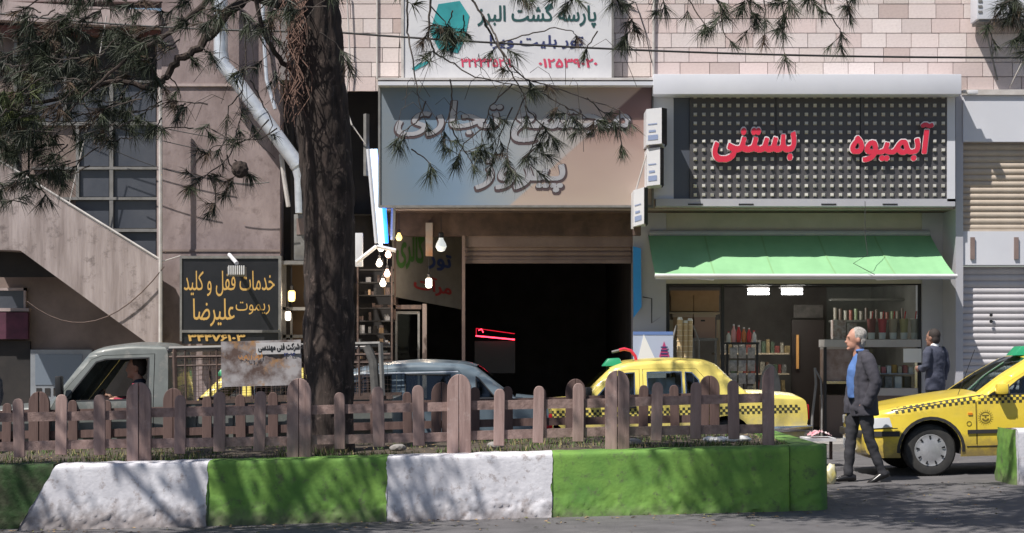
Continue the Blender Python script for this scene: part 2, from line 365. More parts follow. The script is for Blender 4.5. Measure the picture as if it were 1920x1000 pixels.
# raised pavement in front of the shops, laid in slabs
DK = 24.75; pv = MB()
x = -11.0
while x < 11.0:
    a, b = x, x + 0.594
    for j in range(3):
        y0 = DK + 0.14 + j * 0.62; y1 = y0 + 0.612
        pv.add([(a, y0, gz(a) + .02), (b, y0, gz(b) + .02), (b, y1, gz(b) + .02), (a, y1, gz(a) + .02), (a, y0, gz(a) + .10), (b, y0, gz(b) + .10), (b, y1, gz(b) + .10), (a, y1, gz(a) + .10)],
               [(4, 5, 6, 7), (0, 1, 5, 4), (1, 2, 6, 5), (2, 3, 7, 6), (3, 0, 4, 7)])
    x += 0.60
pav = pv.build('pavement', M_pave); tagp(pav, kind='structure')
mb = MB(); mb.add([(-11, DK + .13, gz(-11) + .09), (11, DK + .13, gz(11) + .09), (11, 26.66, gz(11) + .09), (-11, 26.66, gz(-11) + .09)], [(0, 1, 2, 3)])
mb.build('pavement_bed', M_mortar, pav)
kb = thing('kerb', 'low grey concrete kerb along the edge of the shop pavement', 'kerb', (0, DK, 0)); kb['kind'] = 'structure'
del kb['category']
x = -11.0
while x < 11.0:
    a, b = x, x + 0.79
    q = MB(); q.add([(a, DK, gz(a) - .05), (b, DK, gz(b) - .05), (b, DK + .13, gz(b) - .05), (a, DK + .13, gz(a) - .05), (a, DK, gz(a) + .11), (b, DK, gz(b) + .11), (b, DK + .13, gz(b) + .11), (a, DK + .13, gz(a) + .11)],
        [(0, 3, 2, 1), (4, 5, 6, 7), (0, 1, 5, 4), (1, 2, 6, 5), (2, 3, 7, 6), (3, 0, 4, 7)])
    q.build('kerb_stone', M_pave, kb); x += 0.8

# ------------------------------------------------------------------ stone-faced building (right)
DU, DG = 25.9, 26.67             # overhanging upper facade, ground-floor line
bld = thing('commercial_building', 'two storey commercial building faced with pinkish stone blocks above the shops', 'building', (X(1200, DG), DG, gz(2)))
xL, xR = X(618, DU), X(2060, DU)
zS = Z(151, DU)
topz = Z(-330, DU)
bk = MB()
# backing wall of the upper floor: only above the signs
bk.box(X(711, DU), DU + 0.02, Z(392, DU), X(1806, DU), DU + 0.30, topz); bk.box(X(1806, DU), DU + 0.02, Z(180, DU), xR, DU + 0.30, topz); bk.box(xL, DU + 0.02, Z(152, DU), X(711, DU), DU + 0.30, topz)
bk.build('wall', M_mortar, bld)
so_ = MB(); so_.box(X(711, DU), DU + 0.30, Z(392, DU), xR, DG + 6.0, Z(392, DU) + 0.2); so_.build('soffit', M_brown, bld)
bricks = []
for m in M_stones:
    q = MB(); q.add([(-.5, -.018, -.5), (.5, -.018, -.5), (.5, -.018, .5), (-.5, -.018, .5), (-.5, .03, -.5), (.5, .03, -.5), (.5, .03, .5), (-.5, .03, .5)],
        [(0, 1, 2, 3), (0, 4, 5, 1), (1, 5, 6, 2), (2, 6, 7, 3), (3, 7, 4, 0)])
    me = bpy.data.meshes.new('brick'); me.from_pydata(q.v, [], q.f); me.materials.append(m); bricks.append(me)
rb = Vector(bld.location)
ch = 27.3 * DU / F
row = 0; zz = Z(172, DU); nb = 0; rest = MB()
while zz < topz - .05:
    xx = xL - random.uniform(0, .35); 
    while xx < xR:
        wd = random.choice([0.40, 0.42, 0.43, 0.45, 0.38])
        a, b = max(xx, xL), min(xx + wd - .009, xR)
        hid = (X(765, DU) < a and b < X(1135, DU)) or (zz + ch < Z(150, DU) and b < X(1225, DU))
        pyb = YH - (zz - H0) * F / DU
        if b - a > .06 and not hid:
            if pyb > -15:
                o = bpy.data.objects.new('brick', random.choice(bricks + bricks[:3])); COL.objects.link(o); o.parent = bld
                o.location = Vector(((a + b) / 2, DU + random.uniform(-.006, .003), zz + ch / 2)) - rb
                o.scale = (b - a, 1, ch - .011); nb += 1
            else:
                rest.cur = random.randrange(5); rest.box(a, DU - .018, zz, b, DU + .03, zz + ch - .011)
        xx += wd
    zz += ch
o = rest.build('brick_courses', M_stones, bld); o['kind'] = 'stuff'

# ground floor piers, party walls, rooms behind the shops
def wallp(name, px0, py0, px1, py1, d, dep, m, parent=bld, **k): return B(px0, py0, px1, py1, d, dep).build(name, m, parent, **k)
yb = 960
wallp('pier', 1187, 375, 1249, yb, DG - .02, .42, M_alu)                  # between garage entrance and juice shop
wallp('pier', 1729, 378, 1792, yb, DG - .02, .42, M_alu)
wallp('pier', 1792, 178, 1806, yb, DU - .02, 1.2, M_alu)
wallp('shop_head_wall', 1249, 383, 1729, 532, DG, .2, M_cream)
# dirty conduit hanging on the pier
for px, y0, y1 in ((1775, 555, 640), (1785, 535, 600)): wallp('wall_strip', px - 4, y0, px + 4, y1, DG - .05, .028, M_shutd)
# juice shop room
def room(pxa, pxb, depth, floorc, m, name, ceilpy=520):
    xa, xb = X(pxa, DG), X(pxb, DG); zc = Z(ceilpy, DG); zf = gz((xa + xb) / 2) + .11; y0, y1 = DG + .2, DG + depth
    MB().quad((xa, y1, zf), (xb, y1, zf), (xb, y1, zc), (xa, y1, zc)).build('back_wall', m, bld)
    MB().quad((xa, y0, zf), (xa, y1, zf), (xa, y1, zc), (xa, y0, zc)).build('side_wall', m, bld)
    MB().quad((xb, y0, zf), (xb, y1, zf), (xb, y1, zc), (xb, y0, zc)).build('side_wall', m, bld)
    MB().quad((xa, y0, zf), (xb, y0, zf), (xb, y1, zf), (xa, y1, zf)).build('floor', floorc, bld)
    MB().quad((xa, y0, zc), (xb, y0, zc), (xb, y1, zc), (xa, y1, zc)).build('ceiling', m, bld)
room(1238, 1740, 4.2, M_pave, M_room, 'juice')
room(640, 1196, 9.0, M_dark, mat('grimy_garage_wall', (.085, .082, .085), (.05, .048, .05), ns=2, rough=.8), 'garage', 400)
MB().box(xL, DG + .25, Z(520, DG) + .12, xR, DG + 9, Z(520, DG) + 2.2).build('upper_floor', M_dark, bld) if False else None
# wall over the garage entrance, rusty
wallp('lintel', 700, 386, 1187, 442, DG - .02, .3, M_brown)
# roller shutters --------------------------------------------------
def shutter(px0, py0, px1, py1, pitch, d, m, parent, bottom=True, label=None):
    par = B(px0, py0, px1, py1, d + .035, .02).build('roller_shutter', m, parent)
    if label: par['label'] = label
    p = pitch * d / F; prof = [(0, 0), (-.012, p * .12), (-.022, p * .45), (-.016, p * .8), (0, p * .93)]
    x0, x1 = X(px0, d), X(px1, d)
    vs = [(x0, d + .03 + a, b) for a, b in prof] + [(x1, d + .03 + a, b) for a, b in prof]
    n = len(prof); fs = [(i, i + n, i + n + 1, i + 1) for i in range(n - 1)]
    me = bpy.data.meshes.new('slat'); me.from_pydata(vs, [], fs); me.materials.append(m); me.shade_smooth()
    z = Z(py1, d); r = root_loc(parent)
    while z < Z(py0, d) - p * .5:
        o = bpy.data.objects.new('slat', me); COL.objects.link(o); o.parent = par; o.location = Vector((0, 0, z)) - r; z += p
    if bottom: B(px0, py1 - 2, px1, py1 + 5, d, .05).build('bottom_rail', m, par)
    return par
shutter(872, 462, 1184, 489, 9.5, DG + .15, M_shutd, bld, label='rolled up dusty brown shutter of the garage entrance')
wallp('shutter_box', 868, 440, 1186, 463, DG + .08, .35, M_shutd)
shutter(1806, 266, 2060, 432, 11.6, DU + .06, M_shutb, bld, label='upper tan roller shutter')
shutter(1800, 500, 2060, 905, 12.2, DU + .16, M_shut, bld, label='closed pale grey roller shutter')
wallp('shutter_beam', 1800, 434, 2060, 497, DU + .02, .3, M_aluw)
wallp('shutter_fascia', 1806, 178, 2060, 266, DU - .06, .1, M_aluw)
wallp('fascia_trim', 1806, 168, 2060, 178, DU - .10, .2, M_pipe)
wallp('wall', 1800, 905, 2060, 960, DU + .15, .3, M_conc)
for px in (1824, 1906): wallp('handle', px - 4, 445, px + 4, 486, DU - .01, .028, M_shutd)
q = MB(); 
for yy in (591, 603): q.lathe([(.0, -.02), (.025, -.02), (.025, .0)], (X(1858, DU + .13), DU + .13, Z(yy, DU + .1)), 'y', 10)
q.build('lock_hole', M_blk, bld)
# shop front of the juice bar
fr = MB(); 
for a, b, c, dd in ((1249, 528, 1729, 535), (1249, 535, 1255, 885), (1352, 535, 1358, 885), (1545, 640, 1550, 885), (1722, 535, 1728, 885)): fr.pbox(a, b, c, dd, DG + .04, .06)
sf = fr.build('shop_front_frame', M_blk, bld)
B(1550, 536, 1722, 640, DG + .07, .006).build('glass_pane', M_gclear, sf)
# rear door with orange handle bar
B(1485, 600, 1545, 800, DG + 2.6, .05).build('shop_door', mat('dark_wood', (0.03, .02, .016), rough=.5), bld)
B(1493, 628, 1498, 692, DG + 2.5, .03).build('door_handle', mat('brass', (.9, .45, .14), rough=.3), bld.children[-1])

# pipes and cables on the facade
def pipe(label, pts, r, m, name='pipe', cat='pipe', n=8):
    o = MB().tube(pts, r, n).build(name, m, smooth=True); tagp(o, label, cat); return o
pipe('thin white downpipe on the stone wall beside the white shop fascia', [P(1226, -40, DU - .06), P(1225, 142, DU - .06)], .022, M_pipe, 'downpipe')
pipe('thin white conduit on the stone wall right of the pine trunk', [P(707, -40, DU - .05), P(707, 148, DU - .05)], .014, M_pipe, 'conduit', 'conduit')
pipe('thin grey cable running down the pier left of the lightboxes', [P(1224, 150, DU - .3), P(1222, 215, DU - .32), P(1222, 340, DU - .3)], .008, M_blk, 'wall_cable', 'cable')
pipe('slack black cable looping on the stones beside the agency board', [P(1150, -10, DU - .08), P(1192, 5, DU - .08), P(1210, 60, DU - .08), P(1222, 118, DU - .1)], .007, M_blk, 'loose_cable', 'cable')

# ------------------------------------------------------------------ signs
# travel agency board
t = thing('agency_signboard', 'white travel agency signboard with a teal logo above the arcade sign', 'signboard', (X(950, 25.7), 25.7, Z(148, 25.7)))
B(756, -60, 1147, 146, 25.68, .12).build('board', M_white, t)
B(752, -60, 757, 150, 25.66, .16).build('frame', M_pipe, t); B(1147, -60, 1151, 150, 25.66, .16).build('frame', M_frameg, t)
M_teal = mat('teal_print', (0.02, 0.22, 0.24), (0.03, 0.32, 0.34), ns=3, rough=.5)
M_navy = mat('navy_print', (0.03, 0.04, 0.13), rough=.5); M_dgr = mat('dark_green_print', (0.015, 0.07, 0.07), rough=.5)
M_pinkp = mat('pink_print', (0.55, 0.06, 0.12), rough=.5)
lg = MB(); d_ = 25.676
pts = [(822, 8), (862, 2), (880, 30), (872, 72), (858, 100), (822, 92), (806, 60)]
lg.prism([(X(a, d_), Z(b, d_)) for a, b in pts], d_ - .004, d_)
lg.prism([(X(a, d_), Z(b, d_)) for a, b in [(772, 128), (784, 121), (800, 115), (806, 117), (790, 126), (776, 133)]], d_ - .004, d_)
lg.build('logo', M_teal, t)
text('lettering', 'پارسه گشت البرز', M_dgr, t, 895, 6, 1118, 52, d_, bold=.025)
text('lettering', 'تور بلیت ویزا', M_navy, t, 918, 66, 1094, 92, d_, bold=.02)
text('lettering', '۰۱۲۵۳۹۰۲۰', M_pinkp, t, 1010, 110, 1120, 127, d_, bold=.035, fa=False)
text('lettering', '۳۲۲۳۲۵۲۰۱', M_pinkp, t, 864, 110, 958, 126, d_, bold=.035, fa=False)
# ledge with the fluorescent batten under it
t = thing('sign_ledge', 'long white metal ledge between the agency board and the arcade sign', 'ledge', (X(960, 25.4), 25.5, Z(158, 25.5)))
B(709, 146, 1225, 150, 25.44, .42).build('rail', M_pipe, t); B(709, 153, 1225, 160, 25.40, .46).build('rail', M_aluw, t)
B(709, 150, 1225, 153, 25.50, .4).build('gap_strip', M_blk, t)
# arcade sign, printed picture background with its colours darkened for shade
def printed(name):
    m = bpy.data.materials.new(name); m.use_nodes = True; n, l = m.node_tree.nodes, m.node_tree.links
    b = n['Principled BSDF']; b.inputs['Roughness'].default_value = .5
    tc = n.new('ShaderNodeTexCoord'); sp = n.new('ShaderNodeSeparateXYZ'); l.new(tc.outputs['Generated'], sp.inputs[0])
    no = n.new('ShaderNodeTexNoise'); no.inputs['Scale'].default_value = 2.2; no.inputs['Detail'].default_value = 3; l.new(tc.outputs['Generated'], no.inputs['Vector'])
    # horizontal position with a slant and noise
    def ma(op, a, b_):
        q = n.new('ShaderNodeMath'); q.operation = op
        for i, v in enumerate((a, b_)):
            if isinstance(v, (int, float)): q.inputs[i].default_value = v
            else: l.new(v, q.inputs[i])
        return q.outputs[0]
    u = ma('ADD', sp.outputs['X'], ma('MULTIPLY', ma('SUBTRACT', no.outputs[0], .5), .30))
    u = ma('SUBTRACT', u, ma('MULTIPLY', ma('SUBTRACT', sp.outputs['Z'], .5), .0))
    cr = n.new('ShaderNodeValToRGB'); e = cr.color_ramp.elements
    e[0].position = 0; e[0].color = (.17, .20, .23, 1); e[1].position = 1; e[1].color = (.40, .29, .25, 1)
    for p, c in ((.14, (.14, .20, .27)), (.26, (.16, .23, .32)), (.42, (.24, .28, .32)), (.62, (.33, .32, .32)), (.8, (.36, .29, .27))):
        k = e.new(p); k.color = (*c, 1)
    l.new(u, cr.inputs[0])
    # diagonal band, brown to peach, lower right corner
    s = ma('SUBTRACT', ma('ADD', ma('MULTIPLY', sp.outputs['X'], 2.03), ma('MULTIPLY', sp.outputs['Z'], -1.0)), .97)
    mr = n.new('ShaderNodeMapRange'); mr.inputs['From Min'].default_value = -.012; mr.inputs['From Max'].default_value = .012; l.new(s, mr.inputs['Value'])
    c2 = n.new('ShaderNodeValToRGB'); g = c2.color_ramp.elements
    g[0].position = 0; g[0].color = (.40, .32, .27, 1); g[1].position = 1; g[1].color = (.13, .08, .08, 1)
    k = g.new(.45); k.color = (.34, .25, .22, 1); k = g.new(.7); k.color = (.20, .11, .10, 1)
    l.new(ma('ADD', sp.outputs['Z'], ma('MULTIPLY', ma('SUBTRACT', no.outputs[0], .5), .5)), c2.inputs[0])
    x = n.new('ShaderNodeMix'); x.data_type = 'RGBA'; l.new(mr.outputs[0], x.inputs['Factor']); l.new(cr.outputs[0], x.inputs['A']); l.new(c2.outputs[0], x.inputs['B'])
    l.new(x.outputs['Result'], b.inputs['Base Color']); MATS[name] = m; return m
d_ = 25.62
t = thing('arcade_signboard', 'large blue to peach signboard over the dark garage entrance, reading in outlined letters', 'signboard', (X(968, d_), d_, Z(386, d_)))
B(713, 161, 1222, 385, d_, .14).build('panel', printed('shaded_print_panel'), t)
for r_ in ((709, 158, 713, 389), (1222, 158, 1226, 389), (713, 385, 1222, 389)): B(*r_, d_ - .02, .17).build('frame', M_frameg, t)
M_lets = mat('letter_outline_brown', (.07, .045, .05), rough=.6); M_letf = mat('letter_face_pale', (.36, .36, .39), (.31, .31, .34), ns=6, rough=.45)  # dark outline and pale face of the letters
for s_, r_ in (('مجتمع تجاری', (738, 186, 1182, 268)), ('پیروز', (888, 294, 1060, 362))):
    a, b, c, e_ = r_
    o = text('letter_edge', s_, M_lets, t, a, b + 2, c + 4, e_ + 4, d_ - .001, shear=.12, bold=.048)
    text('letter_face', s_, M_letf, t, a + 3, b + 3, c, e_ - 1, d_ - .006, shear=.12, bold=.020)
# juice shop sign: header, sides, perforated panel, letters
dS = 25.70
t = thing('juice_shop_sign', 'wide charcoal sign of small square studs with red letters under a white fascia', 'shop sign', (X(1520, dS), dS, Z(390, dS)))
B(1225, 139, 1803, 177, 25.38, .5).build('fascia', M_aluw, t, bevel=.012)
B(1226, 177, 1263, 373, dS + .02, .16).build('side_panel', M_aluw, t)
B(1263, 177, 1293, 373, dS + .04, .14).build('side_panel', M_slate, t)
B(1776, 177, 1791, 378, dS - .02, .3).build('side_panel', M_aluw, t)
for a, b in ((1293, 1455), (1455, 1613), (1613, 1776)): B(a + .6, 177, b - .6, 373, dS, .12).build('grid_panel', M_char, t)
B(1230, 373, 1791, 387, dS - .02, .95).build('bottom_tray', M_alu, t)
for a in (1290, 1385, 1540, 1655): B(a, 382, a + 28, 384.5, dS - .026, .01).build('slot', M_blk, t)
st = MB(); M_stud = mat('pale_square_stud', (.42, .41, .39), (.55, .54, .50), ns=3, rough=.5)
for i in range(30):
    for j in range(12):
        cx, cz = X(1303.5 + i * 16.03, dS), Z(181.5 + j * 16.75, dS); h = .027
        tx, tz = random.uniform(-.004, .004), random.uniform(-.004, .004)
        st.add([(cx - h, dS - .005, cz - h), (cx + h, dS - .005, cz - h), (cx + h, dS - .005, cz + h), (cx - h, dS - .005, cz + h),
                (cx - h + .002, dS - .03 + tx + tz, cz - h + .012), (cx + h - .008, dS - .03 - tx + tz, cz - h + .012), (cx + h - .008, dS - .03 - tx - tz, cz + h - .004), (cx - h + .002, dS - .03 + tx - tz, cz + h - .004)],
               [(4, 5, 6, 7), (0, 1, 5, 4), (1, 2, 6, 5), (2, 3, 7, 6), (3, 0, 4, 7)])
o = st.build('square_studs', M_stud, t); o['kind'] = 'stuff'
M_ledge = mat('white_letter_edge', (.75, .72, .74), rough=.4)
for s_, r_ in (('آبمیوه', (1592, 228, 1752, 305)), ('بستنی', (1334, 238, 1494, 305))):
    a, b, c, e_ = r_
    text('letter_edge', s_, M_ledge, t, a, b, c, e_, dS - .04, shear=.15, ext=.03, bold=.048)
    text('letter_face', s_, M_red, t, a + 2, b + 2, c - 1, e_ - 1, dS - .085, shear=.15, bold=.034)
# lock and key shop board
dB = 25.55
t = thing('locksmith_signboard', 'black signboard with gold handwritten style lettering on the pink plaster wall', 'signboard', (X(432, dB), dB, Z(640, dB)))
M_bbl = mat('black_board', (.012, .013, .016), (.02, .02, .024), ns=3, rough=.35)
B(341, 485, 522, 622, dB, .08).build('board', M_bbl, t)
for r_ in ((337, 480, 341, 640), (522, 480, 527, 640), (341, 480, 522, 485), (341, 619, 522, 624)): B(*r_, dB - .02, .11).build('frame', M_frameg, t)
B(341, 624, 522, 645, dB + .01, .07).build('number_board', M_bbl, t)
text('lettering', 'خدمات قفل و کلید', M_gold, t, 345, 508, 515, 556, dB, bold=.006)
text('lettering', 'علیرضا', M_gold, t, 362, 560, 440, 612, dB, bold=.008)
text('lettering', 'ریموت', M_gold, t, 442, 566, 506, 590, dB, bold=.0)
text('lettering', '۳۴۴۷۶۱۰۳', M_gold, t, 352, 627, 460, 640, dB, bold=.04, fa=False)
t = thing('flood_lamp', 'small white flood lamp on an arm leaning over the black locksmith board', 'lamp', P(436, 480, dB - .1))
MB().tube([P(430, 478, dB), P(444, 494, dB - .45)], .03, 8).build('arm', M_white, t, smooth=True)
B(426, 500, 460, 518, dB - .55, .12).build('lamp_head', M_frameg, t, bevel=.01)
for k in range(8): B(428 + k * 4, 498, 430 + k * 4, 515, dB - .565, .02).build('fin', M_white, t)
# lightboxes on the pier
def lightbox(px0, py0, px1, py1, side, d, label, tilt=0):
    t = thing('projecting_lightbox', label, 'lightbox', P((px0 + px1) / 2, py1, d), 'small lightboxes beside the juice shop sign')
    xa, xb = X(px0, d), X(px1, d); xc = X(px1 + side, d); za, zb = Z(py1, d), Z(py0, d); k = tilt * d / F
    q = MB(); q.add([(xa, d, za - k), (xb, d - .06, za), (xb, d - .06, zb), (xa, d, zb - k), (xa, d + .55, za - k), (xc, d + .5, za), (xc, d + .5, zb), (xa, d + .55, zb - k)],
          [(0, 1, 2, 3), (2, 6, 7, 3), (0, 4, 5, 1), (0, 3, 7, 4)])
    q.build('face_panel', M_white, t)
    q = MB(); q.add([(xb, d - .06, za), (xc, d + .12, za), (xc, d + .12, zb + .01), (xb, d - .06, zb), (xc, d + .5, za), (xc, d + .5, zb)], [(0, 1, 2, 3), (1, 4, 5, 2)])
    q.build('side_casing', M_blk, t)
    for a, b, c, e_ in ((.1, .12, .75, .26), (.15, .34, .6, .40), (.1, .55, .7, .58)):
        q = MB()
        f_ = lambda u, v: (xa + (xb - xa) * u, d - .06 * u - .006, za + (zb - za) * v - k * (1 - u))
        q.quad(f_(a, b), f_(c, b), f_(c, e_), f_(a, e_))
        q.build('printed_mark', mat('blue_grey_print', (.22, .27, .42), rough=.6), t)
lightbox(1212, 203, 1240, 270, 12, 25.1, 'topmost white lightbox with black side beside the juice shop sign', 2)
lightbox(1213, 277, 1237, 347, 9, 25.15, 'middle white lightbox with black side below the topmost one', 2)
lightbox(1188, 352, 1207, 420, 9, 25.1, 'lowest narrow lightbox hanging above the blue banner', 5)
pipe('thin slanting pale pole linking the lightboxes', [P(1218, 270, 25.2), P(1190, 365, 25.2), P(1187, 430, 25.25)], .012, M_pipe, 'pole', 'pole')
tagp(B(1187, 420, 1202, 442, 25.3, .1).build('lamp_bracket', M_rust, bevel=.01), 'rusty bracket below the lowest lightbox', 'bracket')
M_blub = mat('blue_vinyl', (.03, .30, .75), rough=.4)
q = MB(); d_ = DG - .12
q.prism([(X(1187, d_), Z(462, d_)), (X(1202, d_), Z(466, d_)), (X(1203, d_), Z(576, d_)), (X(1188, d_), Z(596, d_))], d_, d_ + .05)
tagp(q.build('blue_banner', M_blub), 'narrow vertical blue banner at the edge of the grey pier', 'banner')
# scissor bracket on the pier
pipe('black folding bracket on the grey pier left of the juice shop', [P(1205, 557, DG - .1), P(1222, 560, DG - .1), P(1222, 606, DG - .1), P(1245, 590, DG - .2), P(1222, 606, DG - .1), P(1210, 618, DG - .1), P(1248, 622, DG - .1)], .009, M_blk, 'folding_bracket', 'bracket')
# poster easel
t = thing('poster_board', 'blue and white poster board standing before the grey pier', 'poster', (X(1223, 26.3), 26.3, gz(2) + .1))
d_ = 26.2
B(1187, 622, 1262, 700, d_, .03).build('board', mat('pale_blue_print', (.40, .45, .58), rough=.6), t)
B(1187, 622, 1262, 628, d_ - .006, .006).build('header_strip', mat('mid_blue_print', (.12, .2, .45), rough=.6), t)
MB().prism([(X(1192, d_), Z(690, d_)), (X(1207, d_), Z(627, d_)), (X(1236, d_), Z(690, d_))], d_ - .01, d_ - .001).build('white_triangle', M_paper, t)
q = MB(); fs_ = MB()
q.prism([(X(a, d_), Z(b, d_)) for a, b in ((1236, 668), (1245, 640), (1255, 668), (1250, 676), (1238, 674))], d_ - .013, d_ - .002)
q.build('pink_figure', mat('magenta_print', (.42, .05, .16), rough=.6), t)
for k in range(4): fs_.pbox(1239, 650 + k * 6, 1252, 652.5 + k * 6, d_ - .018, .004)
fs_.build('dark_stripes', M_navy, t)
B(1187, 700, 1190, 850, d_, .03).build('leg', M_frameg, t); B(1258, 700, 1261, 850, d_, .03).build('leg', M_frameg, t)

# ------------------------------------------------------------------ awning
t = thing('awning', 'green cloth awning with white front bar over the juice shop', 'awning', (X(1500, DG), DG, Z(520, DG)))
aT, aF = (DG - .02), 25.27
x0, x1 = 2.125, 6.53; zT, zF = Z(441, aT), Z(517, aF)
N, K = 120, 14; q = MB(); vs = []
for i in range(N + 1):
    u = i / N; x = x0 + (x1 - x0) * u + 0
    for k in range(K + 1):
        v = k / K; y = aT + (aF - aT) * v
        z = zT + (zF - zT) * v - .045 * math.sin(math.pi * v) - .018 * abs(math.sin(u * math.pi * 5)) * math.sin(math.pi * v) + .020 * noise.noise(Vector((u * 9, v * 1.6, 3))) + .010 * noise.noise(Vector((u * 40, v * 2.5, 8)))
        vs.append((x + (.04 * v if u > .5 else -.04 * v * 0), y, z))
fs = [(i * (K + 1) + k, (i + 1) * (K + 1) + k, (i + 1) * (K + 1) + k + 1, i * (K + 1) + k + 1) for i in range(N) for k in range(K)]
q.add(vs, fs); q.build('canopy', M_awn, t, smooth=True, angle=80)
for i in range(24, N, 24):
    q = MB(); a = [Vector(vs[i * (K + 1) + k]) for k in range(K + 1)]; q.add([p + Vector((dx, -.002, .005)) for p in a for dx in (-.012, .012)], [(2 * k, 2 * k + 1, 2 * k + 3, 2 * k + 2) for k in range(K)]); q.build('seam', mat('awning_seam_green', (.20, .38, .18), rough=.8), t)
MB().tube([(x0 - .01, aF, zF), (x1 + .06, aF, zF - .005)], .03, 10).build('front_bar', M_white, t, smooth=True)
q = MB(); q.quad((x0, aF - .0, zF - .0), (x1 + .04, aF, zF), (x1 + .04, aF - .005, zF - .055), (x0, aF - .005, zF - .055)); q.build('valance', M_white, t)
MB().tube([(x0 + .02, aT - .03, zT + .03), (x1 - .02, aT - .03, zT + .03)], .045, 10).build('roller', M_alu, t, smooth=True)
for a in (1.25, 5.0):
    s_ = 1 if a < 3 else -1
    xx = x0 + .5 if s_ > 0 else x1 - .5
    MB().tube([(xx - s_ * .25, DG - .03, zT - .55), (xx + s_ * .45, 26.1, zF - .02), (xx - s_ * .1, aF + .05, zF - .02)], .02, 8).build('arm', M_white, t)
pipe('thin dark cable crossing the green awning near its middle', [P(1622, 378, 25.6), P(1622, 440, 25.5), P(1627, 478, 25.4), P(1600, 494, 25.3), P(1640, 515, 25.2)], .005, M_blk, 'hanging_cable', 'cable')

# ------------------------------------------------------------------ juice shop contents
dI = DG + .9
for a in (1403, 1466):
    t = thing('ceiling_light', 'glowing white twin tube light, %s of the two under the awning' % ('left' if a == 1403 else 'right'), 'ceiling light', P(a + 20, 546, dI), 'ceiling lights inside the juice shop')
    B(a, 538, a + 40, 540, dI, .3).build('casing', M_frameg, t)
    for yy in (541, 548): B(a, yy, a + 39, yy + 4.5, dI, .05).build('tube', emit('tube_light', (1, 1, 1), 6), t)
    ld = bpy.data.lights.new('tube_glow', 'POINT'); ld.energy = 26; ld.color = (1, .97, .9); ld.shadow_soft_size = .2
    lo = bpy.data.objects.new('tube_glow', ld); COL.objects.link(lo); lo.parent = t; lo.location = (0, 0, -.12)
# boxes
boxes = [(1258, 545, 1300, 584, 0, 'mottled brown cardboard box on the top left of the stack'), (1301, 545, 1348, 584, .03, 'mottled cardboard box on the top right of the stack'),
         (1262, 586, 1299, 634, .02, 'pale cardboard box with lid behind the cone stack'), (1302, 586, 1341, 634, 0, 'pinkish cardboard carton with dark hand hole')]
for i, (a, b, c, e_, dd, lab) in enumerate(boxes):
    d_ = DG + .45 + dd
    t = thing('cardboard_box', lab, 'box', P((a + c) / 2, e_, d_), 'boxes stacked inside the juice shop window')
    B(a, b + 9, c, e_, d_, .4).build('carton', M_card if i != 3 else mat('pink_cardboard', (.40, .26, .21), rough=.85), t)
    B(a - 1, b, c + 1, b + 9, d_ - .015, .43).build('lid', M_card if i < 2 else mat('pale_cardboard', (.42, .34, .26), rough=.85), t)
    if i == 3: B(a + 12, b + 14, a + 20, b + 17, d_ - .004, .01).build('hand_hole', M_blk, t)
t = thing('shelf_rack', 'wooden rack carrying the stacked boxes in the shop window', 'rack', P(1300, 880, DG + .4))
for yy in (634, 586): B(1255, yy, 1350, yy + 3, DG + .4, .5).build('shelf', mat('pale_wood', (.36, .29, .2), rough=.7), t)
for px in (1256, 1344): B(px, 600, px + 6, 880, DG + .38, .05).build('post', MATS['pale_wood'], t)
M_cup = mat('tan_paper_cup', (.62, .47, .28), (.5, .36, .2), ns=8, rough=.7)
for i, (px, y0, col) in enumerate(((1274, 600, 0), (1284, 606, 0), (1293, 602, 0))):
    d_ = DG - .3 + .05 * i
    t = thing('paper_cup_stack', ('tall leaning tube of tan cups, %s of three' % ('left', 'middle', 'right')[i]), 'cup stack', P(px, 690, d_), 'stacks of tan paper cups')
    q = MB().tube([P(px, 692, d_), P(px + 1, y0, d_)], .042, 10); q.build('cups', M_cup, t, smooth=True)
    q = MB()
    for k in range(9): q.tube([P(px, 690 - k * 10, d_), P(px, 689 - k * 10, d_)], .047, 10)
    q.build('cup_rims', mat('cup_rim_cream', (.75, .66, .48), rough=.6), t)
    MB().tube([P(px + 1, y0, d_), P(px + 1, y0 - 5, d_)], [.045, .03], 10).build('lid', M_paper, t)
t = thing('cafe_chair', 'grey tubular chair holding the cup stacks beside the taxi roof', 'chair', P(1285, 870, DG - .25))
MB().tube([P(1262, 870, DG - .3), P(1260, 640, DG - .3), P(1268, 612, DG - .3), P(1300, 612, DG - .05), P(1310, 640, DG - .05), P(1312, 870, DG - .05)], .018, 8).build('frame', M_frameg, t, smooth=True)
B(1258, 692, 1312, 700, DG - .4, .42).build('seat', M_frameg, t, bevel=.01)
t = thing('small_table', 'small grey table behind the cups', 'table', P(1320, 870, DG + .2))
B(1295, 634, 1346, 639, DG + .15, .4).build('table_top', M_frameg, t)
for px in (1298, 1340): B(px, 639, px + 4, 880, DG + .15, .04).build('leg', M_frameg, t)
